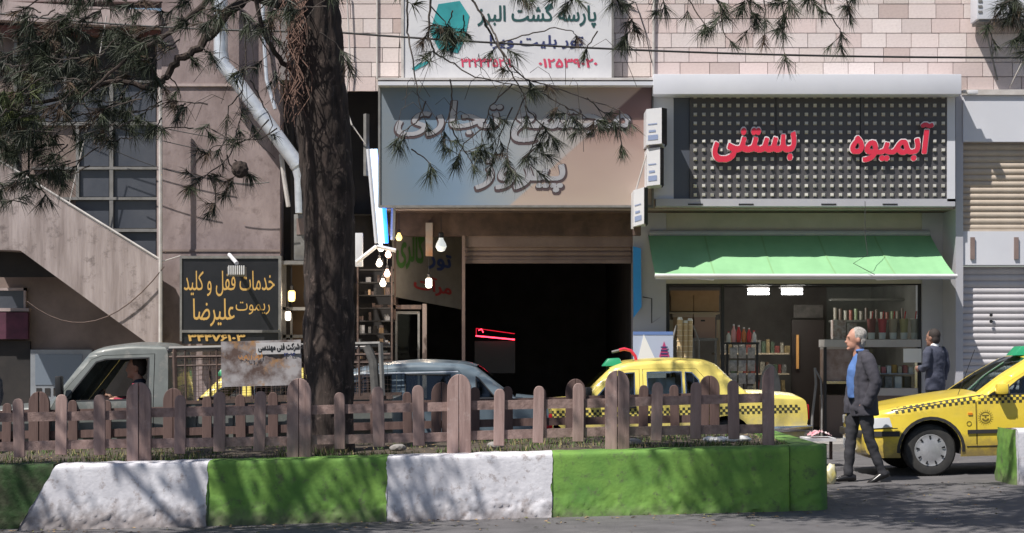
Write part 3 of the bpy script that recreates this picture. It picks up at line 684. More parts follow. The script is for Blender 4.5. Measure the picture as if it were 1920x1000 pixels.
# bottle stand
t = thing('bottle_stand', 'dark stand with packets hanging below a shelf of syrup bottles', 'stand', P(1390, 870, DG + .15))
B(1358, 642, 1424, 646, DG + .1, .3).build('shelf', M_blk, t); B(1362, 646, 1366, 880, DG + .12, .03).build('post', M_blk, t); B(1418, 646, 1422, 880, DG + .12, .03).build('post', M_blk, t)
M_pack = mat('clear_grey_packets', (.34, .32, .31), (.16, .15, .15), ns=16, rough=.3)
for i in range(3):
    for j in range(3): B(1368 + i * 17, 652 + j * 24, 1382 + i * 17, 672 + j * 24, DG + .08, .03).build('packet', M_pack, t, bevel=.005)
bcols = [('white', (.6, .6, .58)), ('pink', (.62, .3, .3)), ('red', (.5, .02, .02)), ('amber', (.5, .17, .05)), ('red', (.52, .03, .04)), ('white', (.62, .6, .6))]
bh = [20, 34, 32, 28, 27, 22]
for i, ((nm, c), h) in enumerate(zip(bcols, bh)):
    px = 1366 + i * 9.6; d_ = DG + .18
    where = ['at the left end of the row', 'second from the left, tallest', 'third from the left', 'fourth from the left', 'fifth from the left', 'at the right end of the row'][i]
    t = thing('syrup_bottle', '%s syrup bottle %s' % (nm, where), 'bottle', P(px, 642, d_), 'syrup bottles on the stand')
    z0 = Z(642, d_); hh = h * d_ / F
    MB().lathe([(.033, 0), (.035, .02), (.034, hh * .62), (.014, hh * .8), (.013, hh * .9)], (X(px, d_), d_, z0), 'z', 12).build('bottle_body', mat(nm + '_syrup%d' % i, c, rough=.3), t, smooth=True)
    MB().lathe([(.015, hh * .9), (.015, hh)], (X(px, d_), d_, z0), 'z', 10).build('cap', M_white if nm != 'white' else M_red, t)
# service counter with menu cups
t = thing('counter_case', 'glass fronted ice cream counter with containers inside behind the walking man', 'display counter', P(1635, 880, DG + .2))
MC = mat('counter_white', (.42, .40, .39), (.36, .34, .33), ns=3, rough=.4)
B(1546, 637, 1727, 651, DG - .02, .5).build('counter_top', MC, t)
B(1546, 651, 1600, 655, DG + .05, .4).build('shelf', MC, t)
B(1598, 728, 1722, 742, DG + .06, .5).build('case_floor', MC, t); B(1546, 742, 1722, 880, DG + .06, .45).build('base', mat('brown_counter', (.12, .085, .07), rough=.6), t)
B(1715, 655, 1720, 728, DG + .06, .04).build('corner_post', M_chr, t); B(1598, 700, 1715, 702, DG + .1, .35).build('glass_shelf', M_alu, t)
B(1600, 655, 1715, 728, DG + .05, .006).build('case_glass', M_gclear, t)
B(1546, 655, 1598, 715, DG + .08, .4).build('side_case', mat('side_case_brown', (.16, .10, .075), (.28, .22, .2), ns=7, rough=.5), t)
B(1546, 715, 1598, 720, DG + .05, .4).build('trim', M_chr, t)
for i in range(6): B(1606 + i * 18, 706, 1619 + i * 18, 728, DG + .2, .15).build('tub', [M_pack, M_paper, M_char][i % 3], t, bevel=.006)
ccol = [('dark red', (.17, .03, .03), 'leftmost in the row'), ('bright red', (.50, .035, .06), 'second in the row'), ('striped cream', (.42, .33, .24), 'third in the row'), ('pale yellow', (.42, .36, .17), 'fourth in the row'), ('white', (.50, .46, .42), 'rightmost in the row')]
for i, (nm, c, wh) in enumerate(ccol):
    px = 1634 + i * 20.3; d_ = DG + .3; z0 = Z(636, d_); k = d_ / F
    t = thing('ice_cream_tub', '%s stacked paper tub %s on the counter' % (nm, wh), 'paper tub', P(px, 636, d_), 'paper tubs lined up on the counter')
    MB().lathe([(6 * k, 0), (7 * k, 12 * k)], (X(px, d_), d_, z0), 'z', 14).build('foot_cup', M_paper, t)
    MB().lathe([(6.3 * k, 12 * k), (8.6 * k, 37 * k), (9 * k, 38 * k), (7 * k, 38 * k)], (X(px, d_), d_, z0), 'z', 16).build('cup', mat('tub_%d' % i, c, rough=.5), t, smooth=True)
    MB().tube([(X(px, d_), d_, z0 + 30 * k), (X(px + 3, d_), d_, z0 + 52 * k)], .01, 6).build('spoon', M_redl, t)
for i, (a, b, c, e_) in enumerate(((1562, 600, 1586, 636), (1588, 606, 1606, 636))):
    q = B(a, b, c, e_, DG + .3, .2).build('wafer_box', mat('wafer_print', (.45, .40, .38), (.20, .10, .08), ns=14, rough=.6)); tagp(q, 'printed white wafer box on the counter, the %s one' % ('wider' if i == 0 else 'narrower'), 'box', 'wafer boxes on the counter')
tagp(B(1694, 654, 1728, 680, DG - .03, .012).build('notice_card', M_paper), 'small white notice card taped on the counter glass', 'notice')
text('notice_lettering', 'بستنی میوه', M_slate, bpy.data.objects['notice_card'], 1699, 658, 1723, 674, DG - .032, bold=.02) if False else None
# wall shelf backdrop inside
t = thing('wall_shelf', 'dim wall shelf with jars and packets at the back of the shop', 'shelf', P(1640, 600, DG + 1.8))
B(1560, 560, 1722, 564, DG + 1.6, .3).build('shelf', M_room, t); B(1560, 600, 1722, 604, DG + 1.6, .3).build('shelf', M_room, t)
for i in range(16):
    c = random.choice([(.35, .08, .05), (.30, .25, .2), (.25, .3, .15), (.4, .36, .3), (.12, .07, .05)])
    hh = random.uniform(14, 26); px = 1566 + i * 9.7
    MB().lathe([(.03, 0), (.032, hh * .008)], (X(px, DG + 1.7), DG + 1.7, Z(600, DG + 1.6)), 'z', 10).build('jar', mat('jar_%d' % (i % 7), c, rough=.4), t)
t = thing('goods_shelves', 'crowded dim shelves of packets and jars behind the syrup bottles', 'shelves', P(1415, 800, DG + 2.2))
rs = random.Random(4); d_ = DG + 2.2
for k, yy in enumerate((662, 700, 738)):
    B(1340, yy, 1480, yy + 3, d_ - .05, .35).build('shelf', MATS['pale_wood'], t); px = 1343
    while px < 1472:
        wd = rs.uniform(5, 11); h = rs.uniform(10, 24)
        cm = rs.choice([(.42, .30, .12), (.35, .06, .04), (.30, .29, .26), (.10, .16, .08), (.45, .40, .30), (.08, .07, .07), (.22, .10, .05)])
        cm = tuple(v * .55 for v in cm); h *= 1.2  # dimness at the back of the shop put into the packet colours
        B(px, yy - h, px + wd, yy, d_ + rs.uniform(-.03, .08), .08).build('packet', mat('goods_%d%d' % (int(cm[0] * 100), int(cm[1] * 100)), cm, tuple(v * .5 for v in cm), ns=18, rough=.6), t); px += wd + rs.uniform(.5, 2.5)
t = thing('sweets_tray', 'row of small bright sweets tubs on the glass shelf of the counter', 'tray', P(1655, 700, DG + .15))
for i in range(11): B(1602 + i * 10.2, 688 - (i * 7 % 5), 1610 + i * 10.2, 700, DG + .14, .12).build('tub', [mat('tub_cream', (.55, .48, .36), rough=.5), mat('tub_pink', (.50, .16, .16), rough=.5), M_paper, mat('tub_amber', (.50, .28, .06), rough=.5)][i % 4], t, bevel=.004)
tagp(B(1488, 572, 1543, 596, DG + 2.55, .05).build('menu_board', mat('dim_menu', (.10, .09, .08), (.04, .035, .03), ns=9, rough=.6)), 'dim menu board over the inner door of the juice shop', 'menu board')
q = MB(); c_ = P(1444, 740, DG + .05)
q.add([(c_.x + .17 * math.cos(a) * (1 if math.sin(a) > 0 else .9), c_.y + yy, c_.z + (.48 * math.sin(a) if math.sin(a) > 0 else -.35)) for yy in (0, .05) for a in [math.pi * k / 12 for k in range(13)] + [math.pi, 2 * math.pi]],
      [tuple(range(15)), tuple(range(29, 14, -1))] + [(i, (i + 1) % 15, (i + 1) % 15 + 15, i + 15) for i in range(15)])
tagp(q.build('chair_back', M_frameg), 'grey rounded chair back at the shop doorway', 'chair')
q = MB().tube([P(1520, 880, 26.2), P(1523, 780, 26.2), P(1530, 720, 26.25), P(1528, 690, 26.3)], .02, 8); q.tube([P(1540, 880, 26.1), P(1541, 760, 26.15), P(1539, 712, 26.2), P(1528, 692, 26.3)], .015, 8)
tagp(q.build('stand_frame', M_frameg, smooth=True), 'grey curved metal frame standing at the shop door behind the man', 'frame')

# ------------------------------------------------------------------ garage / arcade entrance contents
t = thing('red_led_sign', 'glowing red LED strip sign inside the dark entrance', 'LED sign', P(930, 640, DG + 3))
d_ = DG + 2.2
q = MB(); q.tube([P(892, 630, d_), P(965, 637, d_)], .012, 6); q.build('led_strip', emit('red_led', (1, .03, .06), 6), t)
q = MB(); q.tube([P(893, 616, d_), P(965, 626, d_)], .006, 6); q.tube([P(893, 616, d_), P(893, 628, d_)], .006, 6); q.build('led_edge', emit('dim_red_led', (.6, .01, .03), 1.0), t)
MB().tube([P(897, 620, d_), P(903, 617, d_), P(906, 624, d_)], .008, 6).build('led_mark', emit('red_led', (1, .03, .06), 6), t)
B(890, 640, 966, 700, d_ + .10, .03).build('panel', M_blk, t)
# angled signboard along the passage wall
t = thing('passage_signboard', 'slanting cream signboard with green and red lettering inside the entrance', 'signboard', P(800, 560, DG))
a0, a1 = (X(735, DG - .1), DG - .1), (X(865, DG + 1.6) , DG + 1.6)
def PS(u, py): x = a0[0] + (a1[0] - a0[0]) * u; y = a0[1] + (a1[1] - a0[1]) * u; return (x, y, Z(py, DG - .1))
q = MB(); q.quad(PS(0, 556), PS(1, 575), PS(1, 415), PS(0, 400)); q.build('board', mat('cream_board', (.22, .20, .175), (.17, .15, .13), ns=3, rough=.6), t)
def text_on(s_, m, u0, u1, p0, p1, bold):
    V, Fc = text_geo(shape(s_), 0, 0, bold); us = [v[0] for v in V]; vv = [v[1] for v in V]; q = MB(); vs = []
    for a, b, c in V:
        u = u0 + (u1 - u0) * (a - min(us)) / (max(us) - min(us)); py = p1 + (p0 - p1) * (b - min(vv)) / (max(vv) - min(vv))
        x, y, z = PS(u, py + 18 * u); vs.append((x + .003 + c * .05, y - .02, z))
    q.add(vs, Fc); return q.build('lettering', m, t)
text_on('گالری', mat('green_print', (.05, .13, .03), rough=.6), .06, .45, 420, 500, .03)
text_on('پوشاک', mat('blue_print', (.03, .05, .16), rough=.6), .5, .85, 455, 490, .03) if False else text_on('تور', mat('blue_print', (.03, .05, .16), rough=.6), .5, .85, 455, 490, .03)
text_on('فر آیند', mat('red_print', (.30, .03, .03), rough=.6), .3, .85, 505, 540, .03) if False else text_on('مرآت', mat('red_print', (.30, .03, .03), rough=.6), .3, .85, 505, 540, .03)
tagp(B(798, 418, 811, 480, DG - .25, .2).build('bulb_carton', mat('bulb_carton_print', (.34, .30, .28), (.4, .2, .1), ns=3, rough=.6)), 'tall pale printed carton hanging beside the clear bulb', 'carton')
# white door leaf with glass in the passage
t = thing('passage_door', 'white framed glass door of the small shop in the entrance', 'door', P(765, 860, DG))
for r_ in ((741, 584, 745, 860), (783, 584, 787, 860), (745, 584, 783, 589)): B(*r_, DG - .02, .05).build('frame', M_frameg, t)
B(745, 589, 783, 860, DG, .01).build('glass', M_gclear, t)
B(700, 572, 790, 580, DG - .05, .1).build('lintel', M_rust, t)
tagp(B(792, 570, 800, 860, DG - .04, .08).build('door_post', M_under), 'dull brown post right of the white passage door', 'post')
tagp(B(866, 440, 872, 860, DG, .1).build('shutter_guide', M_shutd), 'vertical guide rail at the left of the rolled up shutter', 'rail')
# dim goods shelves in the recess behind the trunk
t = thing('goods_rack', 'dark rack crowded with small hardware left of the entrance', 'rack', P(690, 860, DG - .1))
for k in range(7): B(668, 505 + k * 24, 738, 507.5 + k * 24, DG - .15, .3).build('shelf', M_dark, t)
for px in (669, 733): B(px, 500, px + 3, 860, DG - .17, .04).build('upright', M_rust, t)
for i in range(40):
    px = random.uniform(671, 728); r_ = 505 + random.randrange(1, 8) * 24; h = random.uniform(6, 16); wd = random.uniform(4, 10)
    B(px, r_ - h, px + wd, r_, DG - .13 + random.uniform(0, .1), .1).build('packet', random.choice([M_dark, M_rust, M_card, M_shutd, M_pack]), t)
# back of recess
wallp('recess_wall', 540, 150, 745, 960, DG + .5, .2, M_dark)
wallp('recess_return', 735, 389, 742, 600, DG - .05, .6, M_brown)
# bulbs
def bulb(px, py, d, r, m, label, cfl=False, top=400, watt=0):
    t = thing('hanging_bulb', label, 'light bulb', P(px, py, d), 'lit bulbs hanging around the entrance')
    c = P(px, py, d); k = r
    if cfl: prof = [(0, -k * 2.1), (k * .8, -k * 1.9), (k, -k * 1.2), (k, k * .6), (k * .7, k)]
    else: prof = [(0, -k), (k * .6, -k * .85), (k, -k * .1), (k * .85, k * .5), (k * .45, k * 1.2), (k * .4, k * 1.5)]
    MB().lathe(prof, c, 'z', 14).build('glass_envelope', m, t, smooth=True)
    MB().lathe([(k * .45, k * (1.5 if not cfl else 1)), (k * .5, k * 2.3), (k * .2, k * 2.6)], c, 'z', 10).build('socket', M_blk, t)
    MB().tube([c + Vector((0, 0, k * 2.5)), c + Vector((0, 0, k * 2.5 + .25))], .005, 5).build('flex', M_blk, t)
    if watt:
        ld = bpy.data.lights.new('bulb_light', 'POINT'); ld.energy = watt; ld.color = (1, .82, .62); ld.shadow_soft_size = .06
        lo = bpy.data.objects.new('bulb_light', ld); COL.objects.link(lo); lo.parent = t; lo.location = (0, -.14, -.05)
E_w = emit('white_bulb', (1, .90, .74), 2.2); E_y = emit('yellow_bulb', (1, .70, .22), 1.6); E_p = emit('pink_bulb', (1, .62, .50), 2.0); E_d = emit('dim_glass_bulb', (.75, .78, .76), .5)
bulb(827, 462, DG - .6, .085, E_d, 'large clear glass bulb at the top of the dark entrance', watt=0)
bulb(804, 528, DG - .55, .05, E_w, 'small white lamp below the large clear bulb', True, watt=9)
bulb(748, 446, DG - .6, .05, E_y, 'round yellowish bulb above the cluster of lamps')
bulb(547, 552, DG - .9, .055, E_y, 'yellow lamp hanging left of the pine trunk', True, watt=5)
bulb(540, 590, DG - .9, .045, E_w, 'white tube lamp under the yellow lamp left of the trunk', True)
for i, (px, py) in enumerate(((714, 466), (728, 478), (711, 495), (726, 514), (718, 532))):
    bulb(px, py, DG - .7, .05, E_p if i % 2 else E_w, ['topmost lamp in the bright cluster right of the trunk', 'second lamp of the bright cluster', 'third lamp of the cluster, leftmost', 'fourth lamp of the cluster', 'lowest lamp of the bright cluster'][i], watt=7 if i in (1, 4) else 0)
# fluorescent display
t = thing('tube_light_display', 'upright bundle of glowing white and blue fluorescent tubes right of the trunk', 'tube lights', P(710, 470, DG - .9))
for i, (a, b, m) in enumerate(((690, 706, M_aluw), (697, 712, emit('white_tube', (.75, .85, 1), .8)), (704, 718, emit('pale_blue_tube', (.55, .78, 1), 1.2)), (713, 725, emit('blue_tube', (.03, .22, 1), 2.2)))):
    MB().tube([P(a, 280, DG - .9 + i * .02), P(b, 456, DG - .95 + i * .02)], .03, 8).build('tube', m, t, smooth=True)
MB().tube([P(687, 214, DG - .8), P(687, 330, DG - .8)], .045, 4).build('batten', M_frameg, t); MB().tube([P(716, 214, DG - .8), P(716, 275, DG - .8)], .03, 4).build('batten', M_frameg, t)
MB().tube([P(738, 372, DG - .8), P(736, 450, DG - .8)], .035, 4).build('batten', M_white, t)
for a, b in (((668, 492), (706, 462)), ((706, 462), (742, 470))): MB().tube([P(*a, DG - .95), P(*b, DG - .95)], .03, 4).build('cross_batten', M_white, t)
tagp(B(666, 437, 680, 500, DG - .85, .08).build('white_sign_panel', M_white, bevel=.006), 'small plain white panel just right of the pine trunk', 'panel')
pipe('thin pale wire slanting down from the arcade sign edge', [P(645, 215, DG - .9), P(664, 240, DG - .9), P(685, 270, DG - .9)], .009, M_pipe, 'wire', 'wire')
pipe('white curling conduit beside the dark recess', [P(650, -20, DU - .1), P(656, 110, DU - .1), P(650, 170, DU - .1), P(648, 200, DU - .1), P(660, 235, DU - .15)], .012, M_pipe, 'curling_conduit', 'conduit')

# ------------------------------------------------------------------ old building (left)
DL = 25.9
old = thing('old_building', 'old building of stained pink plaster with an outside stair and tall glazing', 'building', (X(300, DL), DL, gz(-5)))
def W(name, r_, d, dep, m, **k): return B(*r_, d, dep).build(name, m, old, **k)
W('wall', (303, -330, 525, 960), DL, .5, M_plast)
W('wall', (525, -330, 618, 150), DL, .5, mat('grey_plaster', (.24, .215, .21), (.17, .15, .145), ns=3, rough=.9, bump=.3))
W('wall', (525, 150, 545, 960), DL + .4, .4, M_dark)
W('plaster_ledge', (303, 157, 440, 162), DL - .03, .03, M_beam); W('plaster_ledge', (303, 468, 525, 472), DL - .015, .015, M_under)
# beam over the glazing
q = MB(); q.prism([(X(-60, DL), Z(4, DL)), (X(303, DL), Z(26, DL)), (X(303, DL), Z(58, DL)), (X(-60, DL), Z(40, DL))], DL - .25, DL + .5); q.build('beam', M_beam, old)
W('soffit_strip', (-60, 48, 300, 66), DL - .05, .4, mat('dull_red_paint', (.13, .05, .045), rough=.8))
W('wall', (-60, -330, 303, 3), DL, .5, M_plast)
# glazing with metal bars
win = W('window', (-60, 60, 300, 520), DL + .22, .02, M_dark)
for (a, b, c, e_, m_) in ((-60, 68, 26, 228, M_under), (32, 68, 118, 150, M_dark), (126, 68, 292, 150, M_dark), (32, 156, 118, 228, M_pane), (126, 156, 204, 228, M_pane), (213, 156, 292, 228, M_pane),  # top row near-black: the beam's shadow is painted into these panes
        (-60, 236, 52, 400, M_under), (56, 236, 142, 400, M_under), (149, 236, 204, 312, M_pane), (213, 236, 292, 312, M_pane), (149, 319, 204, 369, M_pane), (213, 319, 292, 369, M_pane),
        (120, 376, 204, 428, M_pane), (213, 376, 292, 428, M_pane), (200, 436, 292, 500, M_pane)):
    B(a, b, c, e_, DL + .15 + random.uniform(-.01, .01), .01).build('pane', m_, win)
for (a, b, c, e_) in ((26, 66, 32, 400), (119, 66, 125, 232), (205, 152, 212, 500), (142, 234, 148, 374)): B(a, b, c, e_, DL + .09, .06).build('frame', M_frameg, win)
for (a, b, c, e_) in ((-60, 229, 296, 235), (60, 313, 296, 318), (100, 370, 296, 375), (150, 429, 296, 435), (32, 151, 296, 155)): B(a, b, c, e_, DL + .085, .06).build('frame', M_frameg, win)
B(294, 60, 303, 500, DL + .02, .15).build('frame', M_beam, win)
# stair parapet
dp = DL - .35
q = MB(); q.prism([(X(a, dp), Z(b, dp)) for a, b in ((-60, 268), (0, 308), (298, 492), (298, 650), (282, 648), (38, 470), (-60, 466))], dp, dp + .18)
q.build('stair_parapet', M_parap, old)
q = MB().tube([P(-60, 262, dp), P(0, 302, dp), P(298, 486, dp), P(303, 489, dp)], .022, 6); q.build('handrail', M_pipe, old)
q = MB(); q.add([(X(-60, dp), dp + .18, Z(466, dp)), (X(38, dp), dp + .18, Z(470, dp)), (X(282, dp), dp + .18, Z(648, dp)), (X(282, dp), DG + .8, Z(648, dp)), (X(38, dp), DG + .8, Z(470, dp)), (X(-60, dp), DG + .8, Z(466, dp))], [(0, 1, 4, 5), (1, 2, 3, 4)])
q.build('stair_soffit', M_under, old)
W('back_wall', (-60, 455, 303, 960), DG + .1, .2, M_under)
W('dark_doorway', (-60, 640, 56, 960), DG + .02, .06, M_dark)
W('lintel', (-60, 578, 54, 584), DG - .05, .1, M_beam)
W('window_pane', (-60, 545, 44, 580), DG + .04, .05, M_pane); W('window_frame', (44, 540, 48, 584), DG, .08, M_beam); W('window_frame', (-60, 540, 48, 545), DG, .08, M_beam)
W('fabric_shade', (-60, 586, 52, 636), DG - .1, .1, mat('plum_cloth', (.10, .03, .055), (.06, .02, .035), ns=5, rough=.9))
sw = W('shop_window', (57, 656, 172, 770), DG - .02, .08, mat('pale_blue_frame', (.26, .28, .30), (.2, .21, .23), ns=4, rough=.5))
B(66, 665, 154, 722, DG - .03, .01).build('pane', mat('grey_blue_glass', (.16, .19, .23), rough=.3), sw)
for px in (68, 84, 100, 116, 134): B(px, 728, px + 10, 742, DG - .03, .01).build('vent', M_dark, sw)
pipe('pale vertical drainpipe at the end of the stair parapet', [P(301, 150, DL - .40), P(301, 655, DL - .40)], .03, M_pipe, 'drainpipe')
pipe('grey bracket wire on the wall from the stair to the black board', [P(300, 492, DL - .4), P(338, 480, DL - .3)], .008, M_pipe, 'stay_wire', 'wire')
# loose cables
def sag(a, b, drop, n=12): 
    a, b = Vector(a), Vector(b); return [a.lerp(b, i / n) - Vector((0, 0, drop * 4 * (i / n) * (1 - i / n))) for i in range(n + 1)]
cabs = [((50, 565), (308, 500), .55, 'pale cable sagging under the stair parapet'), ((178, 205), (430, 262), .05, 'upper thin wire from the glazing to the pine'),
        ((170, 222), (400, 284), .05, 'middle thin wire from the glazing to the pine'), ((205, 278), (372, 332), .05, 'lowest thin wire from the glazing to the pine'),
        ((0, 95), (130, 160), .02, 'short wire crossing the upper left panes'), ((168, 222), (122, 415), .0, 'pale cord hanging in front of the glazing'), ((200, 30), (186, 108), 0, 'short pale cord below the concrete beam'),
        ((20, 20), (130, 98), .0, 'thin wire at the top left corner'), ((415, 340), (505, 342), .03, 'thin cable on the pink wall beside the pipe')]
for i, (a, b, s_, lab) in enumerate(cabs):
    d_ = DL - (.42 if i == 0 else .3); pipe(lab, sag(P(*a, d_), P(*b, d_), s_), .009 if i in (0, 5, 6) else .007, (M_rust if i == 0 else M_pipe) if i in (0, 5, 6) else M_blk, 'cable', 'cable', 5)
pipe('long dark twisted power cable crossing the whole facade', [P(-60, 22, 23)] + [p for p in sag(P(0, 26, 23), P(620, 60, 23), .06)] + [p for p in sag(P(620, 60, 23), P(1240, 96, 23), .02)][1:] + [p for p in sag(P(1240, 96, 23), P(1990, 108, 23), .03)][1:], .014, M_blk, 'power_cable', 'cable')
# silver flue duct
t = thing('flue_duct', 'silver metal flue duct bending down the wall left of the pine trunk', 'duct', P(420, 320, DL - .35))
dd = DL - .35
path = [P(414, -60, dd), P(414, 100, dd), P(418, 122, dd), P(436, 142, dd), P(560, 312, dd), P(563, 335, dd), P(563, 400, dd)]
MB().tube(path[:2], .105, 14).build('duct_section', M_galv, t, smooth=True)
MB().tube(path[1:4], .11, 14).build('elbow', M_galv, t, smooth=True)
MB().tube([path[3], path[3].lerp(path[4], .45)], .108, 14).build('duct_section', M_galv, t, smooth=True)
MB().tube([path[3].lerp(path[4], .43), path[4]], .114, 14).build('duct_section', M_galv, t, smooth=True)
MB().tube([path[4], path[5], path[6]], [.11, .09, .075], 14).build('elbow', M_galv, t, smooth=True)
for k in (.02, .43, .98):
    c = path[3].lerp(path[4], k); dv = (path[4] - path[3]).normalized() * .03
    MB().tube([c - dv, c + dv], .122, 14).build('collar', M_galv, t, smooth=True)
pipe('short pale pipe below the silver duct', [P(527, 290, DL - .1), P(532, 330, DL - .1), P(541, 388, DL - .1)], .035, M_pipe, 'waste_pipe')
pipe('thin galvanised pipe above the duct at the top of the wall', [P(492, -40, DL - .1), P(494, 60, DL - .1), P(500, 150, DL - .15), P(516, 205, DL - .2)], .03, M_galv, 'thin_pipe')
t = thing('meter_box', 'dusty grey metal box fixed beside the trunk under the duct', 'meter box', P(562, 492, DL - .1))
B(551, 402, 580, 488, DL + .1, .25).build('casing', M_frameg, t, bevel=.01); B(556, 410, 576, 440, DL + .09, .012).build('panel', M_shutd, t); B(525, 489, 580, 496, DL + .05, .3).build('ledge', M_frameg, t)
t = thing('kiosk_shelving', 'dim lit wooden shelving between the black board and the trunk', 'shelving', P(550, 860, DG - .4))
B(529, 496, 536, 720, DG - .6, .06).build('upright', M_frameg, t); B(544, 590, 548, 660, DG - .6, .04).build('upright', M_frameg, t)
B(530, 576, 575, 582, DG - .6, .3).build('shelf', M_frameg, t); B(530, 628, 575, 634, DG - .6, .3).build('shelf', M_frameg, t)
B(529, 497, 580, 640, DG - .2, .03).build('back_panel', mat('brown_panel', (.10, .06, .03), rough=.7), t)
# AC unit upper right
t = thing('air_conditioner', 'white air conditioner unit on a bracket at the top right of the wall', 'air conditioner', P(1890, 45, DU - .45))
d_ = DU - .5
B(1832, -70, 1960, 36, d_, .38).build('casing', M_aluw, t, bevel=.012)
B(1836, 36, 1960, 41, d_ + .02, .4).build('bracket', M_frameg, t)
for j in range(7): B(1834.5, -40 + j * 10, 1842, -36 + j * 10, d_ - .012, .015).build('louvre', M_frameg, t)
MB().tube([P(1845, 42, DU - .4), P(1870, 150, DU - .05)], .015, 6).build('brace', M_frameg, t)
pipe('pale stay rod under the air conditioner', [P(1920, 110, DU - .3), P(1893, 165, DU - .05)], .01, M_pipe, 'stay_rod', 'rod')
t = thing('wall_camera', 'small security camera at the right end of the white fascia', 'camera', P(1815, 172, 25.5))
B(1805, 169, 1820, 174, 25.5, .1).build('arm', M_pipe, t); B(1817, 169, 1834, 176, 25.42, .12).build('camera_body', M_white, t, bevel=.008)

# ------------------------------------------------------------------ planter with painted kerb wall
dP = 16.0; PT = .60
def wallseg(pxa, pxb, d0, dep, m, label, seed, slant=None, h=PT, name='wall_block', parent=None, rnd=0):
    xa, xb = X(pxa, d0), X(pxb, d0); nx_, nz_ = max(4, int((xb - xa) / .022)), 26
    vs = []; fs = []
    for i in range(nx_ + 1):
        u = i / nx_
        for k in range(nz_ + 4):
            zt = min(k, nz_) / nz_
            xl = xa
            if slant is not None: xl = xa + slant * zt + .02 * noise.noise(Vector((seed, zt * 9, 2)))
            wob = lambda e: .020 * noise.noise(Vector((e * 3.3, zt * 5, 1))) + .010 * noise.noise(Vector((e * 3.3, zt * 22, 2)))
            xr = xb + (wob(round(xb, 2)) if not rnd and pxb < 1470 else 0)
            if slant is None and pxa > 300 and pxa < 1470: xl = xl + wob(round(xa, 2))
            x = xl + (xr - xl) * u
            g = gz(x); z = g - .04 + (h + .04) * zt
            y = d0
            n1 = noise.noise(Vector((x * 2.2 + seed, z * 2.2, 0))); n2 = noise.noise(Vector((x * 9, z * 9, seed))); n3 = noise.noise(Vector((x * 26, z * 26, 5)))
            low = max(0, 1 - zt * 1.6)
            y += -.005 * n1 - .003 * n2 * (.3 + 2 * low) - .020 * max(0, n3 - .12) * (.05 + 2.2 * low) - .03 * low ** 2 + (.014 * low if noise.noise(Vector((x * 6, z * 11, seed + 3))) > .22 else 0)
            if u > 1 - rnd and rnd: y += ((u - 1 + rnd) / rnd) ** 3 * .18
            if k == nz_: y += .012; z += .0 + .006 * n2
            if k > nz_:
                kk = k - nz_; y = d0 + .012 + dep * kk / 3; z = g + h + .010 + .008 * n2
            vs.append((x, y, z))
    m_ = nz_ + 4
    for i in range(nx_):
        for k in range(m_ - 1): fs.append((i * m_ + k, (i + 1) * m_ + k, (i + 1) * m_ + k + 1, i * m_ + k + 1))
    # ends
    for i in (0, nx_):
        b = len(vs); xe = vs[i * m_][0]
        top = vs[i * m_ + nz_]; bot = vs[i * m_]
        vs += [bot, top, (top[0], d0 + dep, top[2]), (bot[0], d0 + dep, bot[2])]; fs.append((b, b + 1, b + 2, b + 3))
    q = MB(); q.add(vs, fs); o = q.build(name, m, parent, smooth=True, angle=60)
    if label: o['label'] = label
    return o
pl = thing('planter', 'long raised planter with a kerb wall painted in white and green blocks', 'planter', (X(800, dP), dP, gz(-.8)))
wallseg(-170, 99, dP + .22, .3, M_curbd, 'green block at the left end, darkened as if shaded', 11, parent=pl)
wallseg(28, 388, dP, .3, M_curbw, 'white block with a broken slanting left end', 1, slant=.38, parent=pl)
wallseg(388, 725, dP + .004, .3, M_curbg, 'green block', 2, parent=pl)
wallseg(725, 1035, dP - .004, .3, M_curbw, 'white block', 3, parent=pl)
wallseg(1035, 1480, dP + .003, .3, M_curbg, 'long green block', 4, parent=pl)
wallseg(1481, 1557, dP + .03, .3, M_curbg, 'short rounded green corner block', 5, parent=pl, rnd=.35)
xe = X(1557, dP)
q = MB(); q.add([(xe - .03, dP + .2, gz(xe) - .04), (xe - .03, 19.6, gz(xe) - .04), (xe - .03, 19.6, gz(xe) + PT), (xe - .03, dP + .2, gz(xe) + PT), (xe - .3, dP + .2, gz(xe) - .04), (xe - .3, 19.6, gz(xe) - .04), (xe - .3, 19.6, gz(xe) + PT), (xe - .3, dP + .2, gz(xe) + PT)],
    [(0, 1, 2, 3), (3, 2, 6, 7), (1, 5, 6, 2), (4, 7, 6, 5), (0, 3, 7, 4)]); q.build('end_wall', M_curbg, pl)
xa = X(-170, dP)
q = MB(); q.add([(xa, 19.4, gz(xa) - .04), (xe - .03, 19.4, gz(xe) - .04), (xe - .03, 19.4, gz(xe) + PT), (xa, 19.4, gz(xa) + PT), (xa, 19.62, gz(xa) - .04), (xe - .03, 19.62, gz(xe) - .04), (xe - .03, 19.62, gz(xe) + PT), (xa, 19.62, gz(xa) + PT)],
    [(0, 1, 2, 3), (3, 2, 6, 7), (5, 4, 7, 6), (1, 5, 6, 2), (0, 3, 7, 4)]); q.build('back_wall', M_conc, pl)
vs = []; fs = []; nx_, ny_ = 110, 26
for i in range(nx_ + 1):
    x = xa + (xe - .3 - xa) * i / nx_
    for k in range(ny_ + 1):
        y = dP + .25 + (19.45 - dP - .25) * k / ny_
        vs.append((x, y, gz(x) + PT - .015 + .035 * noise.noise(Vector((x * 1.7, y * 1.7, 0))) + .015 * noise.noise(Vector((x * 7, y * 7, 4)))))
for i in range(nx_):
    for k in range(ny_): a = i * (ny_ + 1) + k; fs.append((a, a + ny_ + 1, a + ny_ + 2, a + 1))
q = MB(); q.add(vs, fs); q.build('soil', M_soil, pl, smooth=True)
